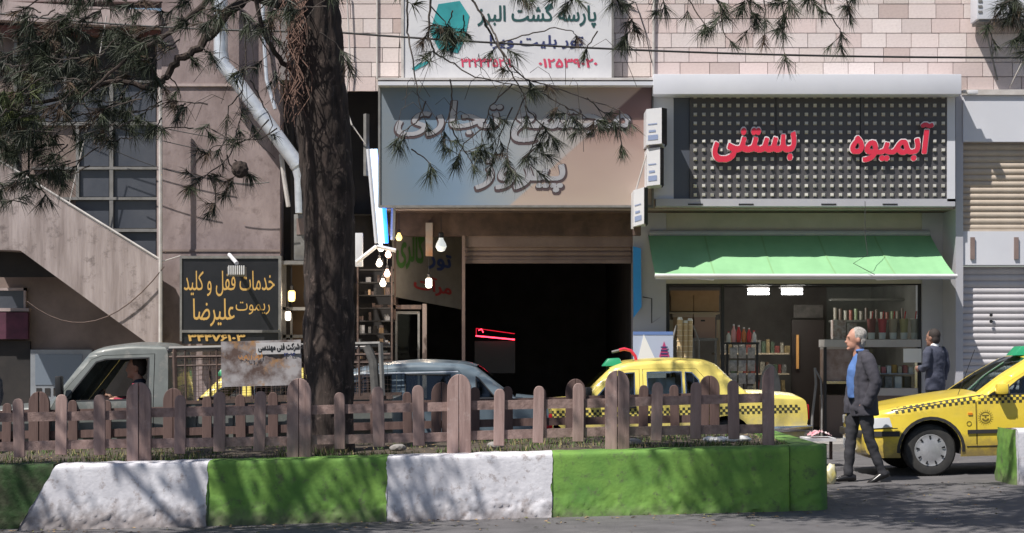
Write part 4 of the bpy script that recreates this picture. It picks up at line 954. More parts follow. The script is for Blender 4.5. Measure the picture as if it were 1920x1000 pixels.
# second planter at the right edge
dQ = 18.2
p2 = thing('planter', 'green end of a second planter wall at the right edge of the photo', 'planter', (X(1900, dQ), dQ, gz(5.3)))
def seg2(pxa, pxb, m, seed, label, rnd=0): return wallseg(pxa, pxb, dQ, .25, m, label, seed, parent=p2, h=.59)
seg2(1909, 2080, M_curbw, 22, 'white block')
xq = X(1909, dQ); xz = X(2080, dQ); N = 26
vs = []; fs = []
for i in range(N + 1):
    for k in range(N + 1):
        u, v = i / N, k / N; y = dQ + .02 + .78 * u; z = gz(xq) - .04 + .63 * v
        n1 = noise.noise(Vector((y * 3, z * 3, 7))); n2 = noise.noise(Vector((y * 12, z * 12, 3)))
        vs.append((xq - .01 + .02 * n1 + .012 * n2 + .10 * max(0, u - .8) ** 1 * 1 - .03 * (1 - v) + .04 * max(0, .12 - u) * 8, y, z))
q = MB(); q.add(vs, [(i * (N + 1) + k, (i + 1) * (N + 1) + k, (i + 1) * (N + 1) + k + 1, i * (N + 1) + k + 1) for i in range(N) for k in range(N)]); q.build('end_wall', M_curbg, p2, smooth=True)
q = MB(); q.add([(xq + .01, dQ + .05, gz(xq) + .575), (xz, dQ + .05, gz(xz) + .575), (xz, dQ + .8, gz(xz) + .575), (xq + .01, dQ + .8, gz(xq) + .575), (xq + .01, dQ + .8, gz(xq) - .05), (xz, dQ + .8, gz(xz) - .05)], [(0, 1, 2, 3), (3, 2, 5, 4)])
q.build('soil', M_soil, p2)
# grass
q = MB(); rg = random.Random(3)
for i in range(6500):
    x = rg.uniform(xa, xe - .32); y = rg.uniform(dP + .3, 19.3)
    if rg.random() > .75: y = dP + .3 + rg.random() ** 2 * .6
    n_ = noise.noise(Vector((x * 1.3, y * 1.3, 9))) + (.25 if x > -.6 else 0) + (.2 if x < -3 else 0)
    if n_ < .08: continue
    z = gz(x) + PT - .01; h = rg.uniform(.02, .06) * (1 + n_); a = rg.uniform(0, 6.28); r_ = .006; lx, ly = rg.uniform(-.03, .03), rg.uniform(-.03, .03)
    q.cur = 0 if rg.random() < .7 else 1
    q.add([(x + r_ * math.cos(a), y + r_ * math.sin(a), z), (x - r_ * math.cos(a), y - r_ * math.sin(a), z), (x + lx, y + ly, z + h)], [(0, 1, 2)])
o = q.build('grass', [mat('grass_blade', (.09, .15, .03), (.05, .09, .02), ns=2, rough=.7), mat('dry_grass', (.28, .24, .11), rough=.8)]); tagp(o, 'patchy short grass growing on the planter soil', 'grass', kind='stuff')
q = MB(); rl_ = random.Random(8)
for i in range(900):
    if rl_.random() < .6: x = rl_.uniform(xa, xe - .35); y = rl_.uniform(dP + .3, 19.2); z = gz(x) + PT + .022
    else: x = rl_.uniform(-5.5, 5.5); y = dP - abs(rl_.gauss(0, .5)) if x < 2.9 else rl_.uniform(14.5, 18.8); z = gz(x) + .008; 
    if z < .5 and y > 15.93 and x < 3.1: y = 15.9
    a = rl_.uniform(0, 6.28); r_ = rl_.uniform(.012, .030); c_, s_ = math.cos(a) * r_, math.sin(a) * r_; h = rl_.uniform(.002, .014)
    q.cur = rl_.randrange(3); q.add([(x - c_, y - s_, z), (x + s_ * .5, y - c_ * .5, z + h), (x + c_, y + s_, z + h * .4), (x - s_ * .5, y + c_ * .5, z + h * .5)], [(0, 1, 2, 3)])
tagp(q.build('fallen_leaves', [mat('dry_leaf_tan', (.30, .20, .10), rough=.8), mat('dry_leaf_brown', (.12, .07, .04), rough=.8), mat('dry_leaf_olive', (.16, .16, .06), rough=.8)]), 'dry fallen leaves scattered on the planter soil and along the kerb', 'fallen leaves', kind='stuff')
# loose stones and litter
for i, (px, py) in enumerate(((1332, 824), (1352, 826), (1372, 822), (1392, 828), (1188, 830), (745, 846), (930, 838))):
    d_ = 17.1; c = P(px, py, d_); c.z = gz(c.x) + PT + .03
    bm = bmesh.new(); bmesh.ops.create_icosphere(bm, subdivisions=2, radius=.06)
    for v in bm.verts: v.co = Vector((v.co.x * 1.4, v.co.y, v.co.z * .6)) * (1 + .35 * noise.noise(v.co * 14 + Vector((i, 0, 0))))
    me = bpy.data.meshes.new('stone'); bm.to_mesh(me); bm.free(); me.materials.append(M_paper if i < 4 else M_pave)
    o = bpy.data.objects.new('stone', me); COL.objects.link(o); o.location = c
    tagp(o, ['leftmost of the four pale rubble lumps near the right end of the fence', 'second pale rubble lump from the left near the fence end', 'third pale rubble lump from the left near the fence end', 'rightmost pale rubble lump beside the last fence pickets', 'grey stone between the third and fourth fence posts', 'grey stone on the soil just right of the pine trunk', 'grey stone beside the third large fence post'][i], 'stone', 'pale rubble on the planter' if i < 4 else 'grey stones on the planter')

# ------------------------------------------------------------------ picket fences
def arch(w_, h, n=7, pt=.35):
    r = w_ / 2; pts = [(-r, 0), (r, 0), (r, h - r * 1.25)]
    for k in range(1, n): a = math.pi / 2 * k / n; pts.append((r * math.cos(a) ** .8, h - r * 1.25 + r * 1.25 * math.sin(a)))
    pts.append((0, h))
    for k in range(n - 1, 0, -1): a = math.pi / 2 * k / n; pts.append((-r * math.cos(a) ** .8, h - r * 1.25 + r * 1.25 * math.sin(a)))
    pts.append((-r, h - r * 1.25)); return pts
def half(w_, h, s, n=7):       # half board of a post, rounded on its outer side only
    pts = [(0, 0), (w_, 0), (w_, h - w_ * 1.3)]
    for k in range(1, n + 1): a = math.pi / 2 * k / n; pts.append((w_ * math.cos(a), h - w_ * 1.3 + w_ * 1.3 * math.sin(a)))
    pts = [(s * (p[0] + .003), p[1]) for p in pts]
    return pts if s > 0 else pts[::-1]
def board_mesh(name, poly, th, m):
    q = MB(); q.prism(poly, -th / 2, th / 2)
    bm = bmesh.new(); me = bpy.data.meshes.new(name); me.from_pydata(q.v, [], q.f); bm.from_mesh(me)
    bmesh.ops.recalc_face_normals(bm, faces=bm.faces)
    bmesh.ops.bevel(bm, geom=[e for e in bm.edges if e.calc_face_angle(0) > 1], offset=.005, segments=1, affect='EDGES'); bm.to_mesh(me); bm.free()
    me.materials.append(m); return me
def fence(label, posts, d, hs, rails, M1, M2, endhalf=False, ends=()):
    t = thing('picket_fence', label, 'fence', (posts[0], d, gz(posts[0]) + PT))
    r = Vector(t.location)
    pick = [board_mesh('picket', arch(.108 * (1 + k * .04), hs[0] * (1 + .03 * k)), .022, M1) for k in (-1, 0, 1)]
    hp = [board_mesh('post_board', half(.112, hs[1] * (1 + .015 * k), s), .05, M1) for s in (-1, 1) for k in (0, 1)]
    rr = random.Random(int(d * 10))
    def put(me, nm, x, y, z, tilt=0):
        o = bpy.data.objects.new(nm, me); COL.objects.link(o); o.parent = t; o.location = Vector((x, y, z)) - r; o.rotation_euler = (rr.uniform(-.01, .01), tilt, rr.uniform(-.03, .03)); return o
    for i, x in enumerate(posts):
        z = gz(x) + PT - .02; b = rr.randrange(2)
        pz = put(hp[b], 'post_board', x, d - .045, z, rr.uniform(-.008, .008))
        if not (endhalf and i == len(posts) - 1): put(hp[2 + b], 'post_board', x, d - .045, z, rr.uniform(-.008, .008))
    xs = []
    ex = [posts[0] - (posts[1] - posts[0])] + list(posts)
    for a, b in zip(ex[:-1], ex[1:]):
        for k in (1, 2, 3):
            x = a + (b - a) * (k / 4 + rr.uniform(-.008, .008)); put(rr.choice(pick), 'picket', x, d - .035, gz(x) + PT + hs[2] + rr.uniform(-.012, .012), rr.uniform(-.032, .032))
        for h in rails:
            za, zb = gz(a) + PT + h + rr.uniform(-.01, .01), gz(b) + PT + h + rr.uniform(-.01, .01); hh = .043
            if a < -8: pass
            q = MB(); q.add([(a, d - .012, za - hh), (b, d - .012, zb - hh), (b, d - .012, zb + hh), (a, d - .012, za + hh), (a, d + .03, za - hh), (b, d + .03, zb - hh), (b, d + .03, zb + hh), (a, d + .03, za + hh)],
                [(0, 1, 2, 3), (5, 4, 7, 6), (3, 2, 6, 7), (0, 4, 5, 1), (0, 3, 7, 4), (1, 5, 6, 2)])
            q.build('rail', M2, t)
    return t
dF = 16.32; dBk = 19.3
fence('front picket fence of faded brown boards along the near edge of the planter', [X(p, dF) for p in (-33, 263, 562, 861, 1157, 1451)], dF, (.56, .78, .075), (.17, .455), M_wood, M_woodd, endhalf=True)
M_wood2 = mat('dark_brown_wood', (0.13, 0.08, 0.07), (0.085, 0.05, 0.045), ns=14, rough=0.8, bump=0.35, bs=30, streak=0.12)
fence('back picket fence of darker boards at the street side of the planter', [X(p, dBk) for p in (-174, 76, 327, 577, 828, 1079, 1329)], dBk, (.50, .66, .05), (.16, .40), M_wood2, M_wood2)
# ------------------------------------------------------------------ pine tree
pine = thing('pine_tree', 'tall pine with dark rough trunk rising from the planter and drooping needle twigs', 'tree', (X(610, 17.6), 17.6, gz(-2) + PT))
dT = 17.6
def trunk_pts():
    # (py, left px, right px)
    prof = [(860, 570, 668), (800, 573, 664), (740, 574, 662), (650, 572, 664), (560, 571, 664), (460, 569, 664), (380, 565, 665), (300, 560, 661), (220, 552, 655), (140, 547, 647), (60, 541, 640), (-20, 534, 632), (-150, 530, 622), (-400, 540, 612), (-800, 560, 610), (-1200, 590, 605)]
    return prof
vs = []; fs = []; NR = 40
prof = trunk_pts(); rows = []
for i in range(len(prof) - 1):
    a, b = prof[i], prof[i + 1]; steps = max(1, int(abs(a[0] - b[0]) / 9))
    for k in range(steps): rows.append(tuple(a[j] + (b[j] - a[j]) * k / steps for j in range(3)))
rows.append(prof[-1])
for py, l_, r_ in rows:
    c = P((l_ + r_) / 2, py, dT); rad = (r_ - l_) / 2 * dT / F
    for k in range(NR):
        q = 2 * math.pi * k / NR
        ridge = noise.noise(Vector((math.cos(q) * 4.2, math.sin(q) * 4.2, c.z * 1.1))) * .055 + abs(noise.noise(Vector((math.cos(q) * 10, math.sin(q) * 10, c.z * 3.5)))) * .075 - .03
        rr = rad * (1 + ridge * 2.2)
        vs.append((c.x + rr * math.cos(q), c.y + rr * math.sin(q), c.z))
for i in range(len(rows) - 1):
    for k in range(NR): fs.append((i * NR + k, i * NR + (k + 1) % NR, (i + 1) * NR + (k + 1) % NR, (i + 1) * NR + k))
q = MB(); q.add(vs, fs); q.build('trunk', M_bark, pine, smooth=True, angle=70)
rp = random.Random(11)
NV = []; NF = []; NM = []
def needle(p, dr, ln, wd, mi):
    s = dr.cross(Vector((rp.uniform(-1, 1), rp.uniform(-1, 1), rp.uniform(-1, 1)))).normalized() * wd
    b = len(NV); mid = p + dr * ln * .5 - Vector((0, 0, ln * .04)); tip = p + dr * ln - Vector((0, 0, ln * .18))
    NV.extend([tuple(p + s), tuple(p - s), tuple(mid - s * .8), tuple(mid + s * .8), tuple(tip)])
    NF.extend([(b, b + 1, b + 2, b + 3), (b + 3, b + 2, b + 4)]); NM.extend([mi, mi])
def tuft(c, dr, n=64, ln=.18, wd=.0029, mi=0):
    c = Vector(c); dr = Vector(dr).normalized(); ln *= rp.uniform(.7, 1.2); n = int(n * rp.uniform(.55, 1.15))
    if mi == 0: mi = rp.choice((0, 0, 0, 0, 0, 0, 2, 2, 2, 3))
    for i in range(n):
        t_ = rp.random(); p = c - dr * (t_ * .10)
        v = Vector((rp.gauss(0, 1), rp.gauss(0, 1), rp.gauss(0, 1))).normalized()
        v = (v * .85 + dr * .75 + Vector((0, 0, -.42))).normalized()
        needle(p, v, ln * rp.uniform(.65, 1.15), wd, mi)
TW = MB()
def twig(pts, r0=.012, r1=.004, tufts=0, step=None, side=True, ln=.185, mi=0, n=64):
    pts = [Vector(p) for p in pts]
    dense = []
    for a, b in zip(pts[:-1], pts[1:]):
        for k in range(5): dense.append(a.lerp(b, k / 5) + Vector((rp.uniform(-1, 1), rp.uniform(-1, 1), rp.uniform(-1, 1))) * .008)
    dense.append(pts[-1]); m = len(dense)
    TW.tube(dense, [r0 + (r1 - r0) * i / (m - 1) for i in range(m)], 5)
    dr = (pts[-1] - pts[-2]).normalized()
    if tufts: tuft(pts[-1], dr, n, ln, mi=mi)
    for k in range(tufts - 1):
        i = int(m * (.35 + .6 * rp.random())); i = min(i, m - 2)
        s = Vector((rp.uniform(-1, 1), rp.uniform(-1, 1), rp.uniform(-1.2, .3))).normalized()
        e = dense[i] + s * rp.uniform(.08, .22); TW.tube([dense[i], e], [.004, .003], 4); tuft(e, s, n - 8, ln * .95, mi=mi)
D = lambda a, b, d=None: P(a, b, d if d else 17.0)
# limbs seen in the picture (left side)
LB = MB()
for pts, r0, r1 in (
    ([P(560, 20, 17.5), P(470, -8, 17.2), P(430, 20, 17.0), P(400, 60, 16.9), P(372, 88, 16.8), P(335, 112, 16.8), P(316, 140, 16.8), P(300, 160, 16.8), P(270, 163, 16.7), P(225, 150, 16.7), P(150, 175, 16.6), P(60, 195, 16.6), P(-30, 200, 16.6)], .055, .015),
    ([P(545, -60, 17.5), P(420, -30, 16.6), P(330, 55, 16.2), P(250, 100, 16.1), P(190, 150, 16.1), P(130, 210, 16.0)], .035, .008),
    ([P(560, 140, 17.4), P(530, 120, 17.2), P(500, 75, 17.0), P(470, -40, 16.8)], .03, .02),
    ([P(600, -200, 17.6), P(500, -160, 17), P(300, -60, 16.6), P(100, -30, 16.5), P(-50, 10, 16.5)], .05, .02)):
    dn = []
    for a, b in zip(pts[:-1], pts[1:]):
        for k in range(4): dn.append(a.lerp(b, k / 4) + Vector((rp.uniform(-1, 1), rp.uniform(-1, 1), rp.uniform(-1, 1))) * .015)
    dn.append(pts[-1]); LB.tube(dn, [r0 + (r1 - r0) * i / (len(dn) - 1) for i in range(len(dn))], 8)
LB.build('limb', M_bark, pine, smooth=True)
# left twig mass
def spray(cx, cy, sx, sy, n, d0=16.6, dj=.6, mi=0, ln=.18, drx=-.4):
    for i in range(n):
        px, py = rp.gauss(cx, sx), rp.gauss(cy, sy); d = d0 + rp.uniform(-dj, dj)
        e = P(px, py, d); s = e + Vector((rp.uniform(.1, .45) * (1 if drx < 0 else -1), rp.uniform(-.1, .1), rp.uniform(-.05, .25)))
        twig([s, s.lerp(e, .5) + Vector((0, 0, rp.uniform(-.04, .04))), e], .008, .004, 2, ln=ln, mi=mi)
spray(200, 40, 110, 30, 34)
spray(90, 120, 75, 40, 34)
spray(150, 205, 75, 45, 34)
spray(230, 110, 60, 35, 16)
spray(30, 230, 45, 70, 30)
spray(50, 300, 45, 35, 16)
spray(20, 205, 22, 35, 16, mi=1)
spray(440, 30, 60, 25, 14)
spray(25, 90, 40, 50, 14)
# named hanging twigs: (points in photograph pixels, distance, tufts)
TWIGS = [
 ([(150, 175), (175, 230), (140, 280), (75, 320), (40, 345)], 16.4, 4), ([(60, 195), (90, 260), (110, 330), (118, 352)], 16.4, 2), ([(30, 345), (70, 340), (95, 380)], 16.4, 3),
 ([(316, 140), (335, 165), (325, 180)], 16.7, 1), ([(372, 88), (395, 100), (402, 115)], 16.7, 2), ([(350, 100), (368, 118)], 16.7, 2),
 ([(459, 30), (460, 120), (452, 190), (480, 250)], 16.8, 2), ([(480, 60), (505, 100), (520, 150)], 16.8, 3), ([(455, 170), (430, 200), (425, 260), (405, 290)], 16.8, 3),
 ([(505, 225), (470, 260), (440, 270), (400, 275), (385, 290)], 16.6, 3), ([(440, 270), (445, 240), (455, 205)], 16.6, 2), ([(520, 240), (490, 262), (430, 262)], 16.6, 2),
 ([(440, 270), (425, 300), (380, 335), (350, 352)], 16.5, 5), ([(425, 290), (440, 330), (430, 352)], 16.5, 4), ([(430, 262), (385, 236), (378, 240)], 16.5, 2), ([(400, 330), (405, 375), (400, 398)], 16.5, 3), ([(440, 300), (470, 330)], 16.5, 2),
 ([(470, 150), (490, 190), (512, 235), (500, 255)], 16.8, 0), ([(600, 60), (632, 85), (650, 105)], 17.0, 2), ([(640, 105), (655, 125), (662, 140)], 17.0, 1), ([(560, 60), (590, 10), (640, -10)], 17.1, 2),
 # right side, long hanging twigs over the signs
 ([(700, -60), (764, -10), (764, 60), (770, 90), (780, 150), (785, 190), (805, 245)], 16.7, 1), ([(808, -40), (806, 20), (803, 70), (815, 100), (850, 120), (890, 145), (960, 158), (1010, 172)], 16.7, 2),
 ([(860, -60), (885, 0), (905, 30), (925, 60), (937, 90), (955, 120), (985, 148), (1020, 158), (1100, 185), (1160, 205), (1190, 240)], 16.8, 6),
 ([(905, 30), (918, 60), (935, 90), (955, 130), (975, 165), (985, 185), (988, 230)], 16.8, 3),
 ([(937, 80), (990, 65), (1040, 52), (1075, 60), (1085, 75)], 16.8, 1), ([(985, 180), (960, 240), (950, 280), (960, 330)], 16.8, 5), ([(1010, 172), (1060, 200), (1080, 230)], 16.8, 6), ([(985, 200), (1020, 240), (1040, 262)], 16.8, 6),
 ([(960, 158), (920, 200), (905, 240), (900, 290)], 16.8, 6), ([(905, 240), (870, 270), (855, 305)], 16.8, 4), ([(1060, 200), (1100, 220), (1135, 230)], 16.8, 5), ([(1100, 185), (1130, 210), (1165, 240)], 16.8, 4), ([(1160, 205), (1165, 270), (1168, 288)], 16.8, 1),
 ([(800, 190), (780, 230), (752, 250), (740, 270)], 16.8, 3), ([(845, 150), (848, 200), (828, 250), (835, 280)], 16.8, 4), ([(848, 240), (862, 270), (880, 295), (890, 320)], 16.8, 3), ([(770, 280), (800, 300), (815, 320)], 16.8, 2), ([(1000, 280), (980, 300), (1020, 330)], 16.8, 1),
 ([(960, 200), (940, 250), (925, 300)], 16.9, 5), ([(1020, 230), (1000, 270), (985, 300)], 16.9, 5), ([(850, 20), (840, 45), (842, 62)], 16.6, 7), ([(805, 10), (830, 35), (850, 70)], 16.6, 5), ([(803, 60), (795, 72), (790, 80)], 16.6, 1), ([(870, 30), (868, 60), (850, 85)], 16.6, 4),
 # top centre and right
 ([(930, -60), (960, -20), (985, 5)], 16.5, 4), ([(1020, -60), (1060, -15), (1090, 5)], 16.5, 5), ([(1100, -50), (1150, -10), (1170, 12)], 16.4, 6), ([(1150, -20), (1180, 30), (1195, 60)], 16.4, 4), ([(1180, 30), (1170, 75), (1165, 85)], 16.4, 2), ([(1200, -40), (1240, -5), (1250, 20)], 16.4, 4),
 ([(1120, 60), (1100, 90), (1095, 108)], 16.6, 1), ([(1250, -40), (1290, 0), (1320, 45), (1325, 52)], 16.4, 3), ([(1330, -30), (1355, 20), (1355, 60), (1378, 88)], 16.4, 3), ([(1300, -40), (1345, 0), (1360, 30)], 16.4, 4), ([(1400, -40), (1410, 20), (1420, 50)], 16.4, 4), ([(1430, -40), (1435, 20), (1432, 82)], 16.4, 2),
 ([(1470, -60), (1465, 0), (1470, 45), (1468, 70), (1473, 115)], 16.4, 4), ([(1500, -40), (1520, -5), (1530, 10)], 16.3, 5), ([(1540, -40), (1550, 20), (1575, 55), (1580, 70)], 16.3, 3), ([(1580, -30), (1590, 10), (1592, 20)], 16.3, 3), ([(1360, -40), (1400, -5), (1405, 5)], 16.3, 4), ([(1440, -30), (1480, 0), (1480, 10)], 16.3, 5),
 ([(1560, -40), (1520, -8), (1510, 0)], 16.3, 3), ([(1640, -60), (1610, -20), (1600, -5)], 16.3, 3),
 ([(1990, -40), (1920, -10), (1880, 5)], 16.2, 6), ([(1960, 10), (1910, 25), (1895, 35)], 16.2, 7), ([(1980, 40), (1925, 55), (1905, 75)], 16.2, 6), ([(1950, -20), (1870, 10), (1860, 40), (1850, 55)], 16.2, 3), ([(1980, 80), (1930, 95), (1915, 100)], 16.2, 4), ([(1960, -30), (1900, -5), (1905, 10)], 16.2, 6),
]
for pts, d, nt_ in TWIGS:
    twig([P(a, b, d + .12 * math.sin(i)) for i, (a, b) in enumerate(pts)], .013 if len(pts) > 5 else .008, .004, nt_)
# bare hair-like twigs
for i in range(46):
    px, py = rp.choice([(rp.uniform(740, 1130), rp.uniform(80, 230)), (rp.uniform(420, 545), rp.uniform(10, 300))]); d = rp.uniform(16.6, 17.2)
    a = P(px, py, d); v = Vector((rp.uniform(-.25, .25), 0, 0))
    TW.tube([a, a + v * .6 + Vector((0, 0, rp.uniform(.02, .1))), a + v * 1.4 + Vector((0, 0, rp.uniform(-.1, .02))), a + v * 1.9 + Vector((0, 0, rp.uniform(-.4, -.1)))], .0028, 4)
# dry pale twigs clinging to the left side of the trunk
DRY = MB()
for i in range(150):
    py = rp.uniform(-20, 190); px = rp.gauss(552, 12); d = rp.uniform(17.1, 17.4)
    a = P(px, py, d); L_ = rp.uniform(.1, .32)
    DRY.tube([a, a + Vector((rp.uniform(-.06, .06), rp.uniform(-.06, 0), -L_ * .4)), a + Vector((rp.uniform(-.1, .1), rp.uniform(-.08, 0), -L_))], .005, 4)
DRY.build('dry_twigs', mat('dry_reddish_twigs', (.22, .13, .10), (.12, .07, .055), ns=20, rough=.9), pine)['kind'] = 'stuff'
# pine cone
bm = bmesh.new(); bmesh.ops.create_icosphere(bm, subdivisions=3, radius=.08)
for v in bm.verts: v.co = v.co * (1 + .25 * noise.noise(v.co * 40)) + Vector((0, 0, 0))
me = bpy.data.meshes.new('pine_cone'); bm.to_mesh(me); bm.free(); me.materials.append(M_bark)
o = bpy.data.objects.new('pine_cone', me); COL.objects.link(o); o.parent = pine; o.location = P(450, 318, 16.5) - Vector(pine.location)
# high crown, above the picture
for i in range(30):
    z = rp.uniform(6.1, 10.5); a = rp.uniform(0, 6.28); r = rp.uniform(2.0, 4.0) * (1.25 - (z - 5) / 9)
    c0 = Vector((-2.2, 17.6, z)); e = c0 + Vector((math.cos(a) * r, math.sin(a) * r, rp.uniform(-.3, .5)))
    if e.y < 13.8: e.y = 13.8
    TW.tube([c0, c0.lerp(e, .5) + Vector((0, 0, .2)), e], [.05, .03, .012], 6)
    for k in range(13):
        q = c0.lerp(e, rp.uniform(.25, 1)) + Vector((rp.gauss(0, .4), rp.gauss(0, .4), rp.gauss(.1, .3)))
        if q.z < 5.15 + (17.6 - q.y) * -.2: q.z = 5.2
        tuft(q, Vector((rp.uniform(-1, 1), rp.uniform(-1, 1), rp.uniform(-.2, .6))), 40, .2, .006)
TW.build('twigs', M_twig, pine, smooth=True)['kind'] = 'stuff'
me = bpy.data.meshes.new('crown'); rl = pine.location
me.from_pydata([(v[0] - rl[0], v[1] - rl[1], v[2] - rl[2]) for v in NV], [], NF); me.materials.append(M_needle); me.materials.append(M_needley); me.materials.append(M_needleo); me.materials.append(M_needleb)
me.polygons.foreach_set('material_index', NM)
o = link('crown', me, pine); o['kind'] = 'stuff'
# street trees on the near side of the road, just outside the picture
def street_tree(base, top, rad, n, seed, label):
    rr = random.Random(seed); b = Vector(base); c = Vector(top)
    t = thing('street_tree', label, 'tree', base)
    mid = Vector((b.x, b.y, 5.0))
    MB().tube([b, b.lerp(mid, .5) + Vector((.05, 0, 0)), mid, mid.lerp(c, .5) + Vector((0, 0, .35)), c], [.17, .14, .12, .09, .05], 12).build('trunk', M_bark, t, smooth=True)
    q = MB(); lb = MB()
    cl = []
    for i in range(16):
        v = Vector((rr.gauss(0, 1), rr.gauss(0, 1), rr.gauss(0, .6))).normalized() * rad * rr.uniform(.35, 1); v.z *= .55
        lb.tube([mid.lerp(c, .6 + .4 * rr.random()), c + v * .5, c + v], [.05, .03, .012], 5); cl.append(c + v)
    for i in range(n):
        p = rr.choice(cl) + Vector((rr.gauss(0, .33), rr.gauss(0, .33), rr.gauss(0, .25)))
        a = Vector((rr.uniform(-1, 1), rr.uniform(-1, 1), rr.uniform(-.5, .5))).normalized() * .06; bb = Vector((rr.uniform(-1, 1), rr.uniform(-1, 1), rr.uniform(-.3, .3))).normalized() * .04
        q.add([p - a, p + bb, p + a, p - bb], [(0, 1, 2, 3)])
    lb.build('branches', M_bark, t); q.build('crown', M_leaf, t)['kind'] = 'stuff'
street_tree((-6.4, 11.8, gz(-6.4)), (-5.7, 12.9, 6.6), 2.2, 6500, 5, 'leafy street tree outside the left of the view, shading the planter')
street_tree((5.3, 13.2, gz(5.3)), (.5, 13.2, 7.4), 2.9, 14500, 9, 'leafy street tree outside the right of the view, shading the road')

# ------------------------------------------------------------------ vehicles
def catmull(pts, n=5):
    out = []; m = len(pts)
    for i in range(m - 1):
        p0, p1, p2, p3 = pts[max(i - 1, 0)], pts[i], pts[i + 1], pts[min(i + 2, m - 1)]
        for k in range(n):
            t = k / n
            out.append(tuple(.5 * (2 * p1[j] + (p2[j] - p0[j]) * t * .8 + (2 * p0[j] - 5 * p1[j] + 4 * p2[j] - p3[j]) * t * t * .8 + (1 - .8) * 0 + (3 * p1[j] - p0[j] - 3 * p2[j] + p3[j]) * t ** 3 * .8) if False else
                             p1[j] + (p2[j] - p1[j]) * t + .5 * t * (1 - t) * ((1 - t) * ((p2[j] - p0[j]) * .5 - (p2[j] - p1[j])) - t * ((p3[j] - p1[j]) * .5 - (p2[j] - p1[j]))) * 1.2 for j in (0, 1)))
    out.append(pts[-1]); return out
class Car:
    """x = 0 at the nose, y = 0 on the side facing the camera, z = 0 on the road"""
    def __init__(s, name, label, cat, px_nose_x, d, L, Wd, paint, front, hood, shield, roof, rear, boot, tail, belt, tum=.34, arches=(), ar=.34, group=None, edge=.07, nosec=.10):
        s.L, s.W, s.paint, s.belt, s.tum, s.edge, s.nosec = L, Wd, paint, belt, tum, edge, nosec
        s.root = thing(name, label, cat, (px_nose_x, d, gz(px_nose_x)), group); s.root.rotation_euler = (0, -SL, 0)
        segs = [('nose', front), ('bonnet', hood), ('windshield', shield), ('roof', roof), ('rear_window', rear), ('boot_lid', boot), ('tail', tail)]
        ctrl = []; tags = []
        s.path = []; s.seg = []
        for nm, pts in segs:
            if not pts: continue
            if ctrl: pts = [ctrl[-1]] + list(pts)
            c = catmull(list(pts), 5) if nm not in ('windshield', 'rear_window') else catmull(list(pts), 6)
            if s.path: c = c[1:]
            for q in c: s.path.append(q); s.seg.append(nm)
            ctrl += list(pts)
        s.arches, s.ar = arches, ar
        up = [p for p, g in zip(s.path, s.seg) if g not in ('nose', 'tail')]
        s.up = sorted(up)
        s.zmin = s.path[0][1]
    def top(s, x):
        u = s.up
        if x <= u[0][0]: return u[0][1]
        for a, b in zip(u[:-1], u[1:]):
            if a[0] <= x <= b[0]: return a[1] + (b[1] - a[1]) * (x - a[0]) / max(1e-6, b[0] - a[0])
        return u[-1][1]
    def inset(s, x, z):
        r = s.edge; t = max(0, s.top(x) - z); e = 0 if t >= r else r - math.sqrt(max(0, r * r - (r - t) ** 2))
        e += s.tum * max(0, z - s.belt) + .05 * max(0, (.45 - z) / .3) ** 2 + .02 * max(0, (s.belt - z) / s.belt) ** 2
        a = .55
        if x < a: e += s.nosec * ((a - x) / a) ** 2
        if x > s.L - a: e += s.nosec * .8 * ((x - s.L + a) / a) ** 2
        return e
    def side(s, x, z, out=0.0, far=False):
        y = s.inset(x, z) - out
        return (x, s.W - y if far else y, z)
    def plate(s, outline, holes=(), out=0.0, th=.02, far=False, step=.06):
        loops = [[Vector((a, b, 0)) for a, b in outline]] + [[Vector((a, b, 0)) for a, b in h] for h in holes]
        tris = tessellate_polygon(loops); flat = [v for l_ in loops for v in l_]
        bm = bmesh.new(); bv = [bm.verts.new(v) for v in flat]
        for t in tris:
            if len(set(t)) == 3:
                try: bm.faces.new([bv[i] for i in t])
                except ValueError: pass
        xs = [v.x for v in flat]; zs = [v.y for v in flat]
        def cut(lo, hi, ax, st):
            k = math.ceil((lo + 1e-3) / st) * st
            while k < hi - 1e-3:
                bmesh.ops.bisect_plane(bm, geom=bm.verts[:] + bm.edges[:] + bm.faces[:], plane_co=(k, 0, 0) if ax == 0 else (0, k, 0), plane_no=(1, 0, 0) if ax == 0 else (0, 1, 0)); k += st
        cut(min(xs), max(xs), 0, step * 1.5); cut(min(zs), max(zs), 1, step)
        for v in bm.verts: v.co = Vector(s.side(v.co.x, v.co.y, out, far))
        if th:
            g = bmesh.ops.extrude_face_region(bm, geom=bm.faces[:])
            sg = -1 if far else 1
            for e in g['geom']:
                if isinstance(e, bmesh.types.BMVert): e.co.y += sg * th
        bmesh.ops.recalc_face_normals(bm, faces=bm.faces)
        me = bpy.data.meshes.new('p'); bm.to_mesh(me); bm.free(); me.shade_smooth(); me.set_sharp_from_angle(angle=R(40)); return me
    def put(s, name, me, m, parent=None):
        me.name = name; me.materials.append(m); o = bpy.data.objects.new(name, me); COL.objects.link(o); o.parent = parent or s.root; return o
    def mbput(s, mb, name, m, parent=None, smooth=False, bevel=0): return mb.build(name, m, parent or s.root, smooth=smooth, local=True, bevel=bevel)
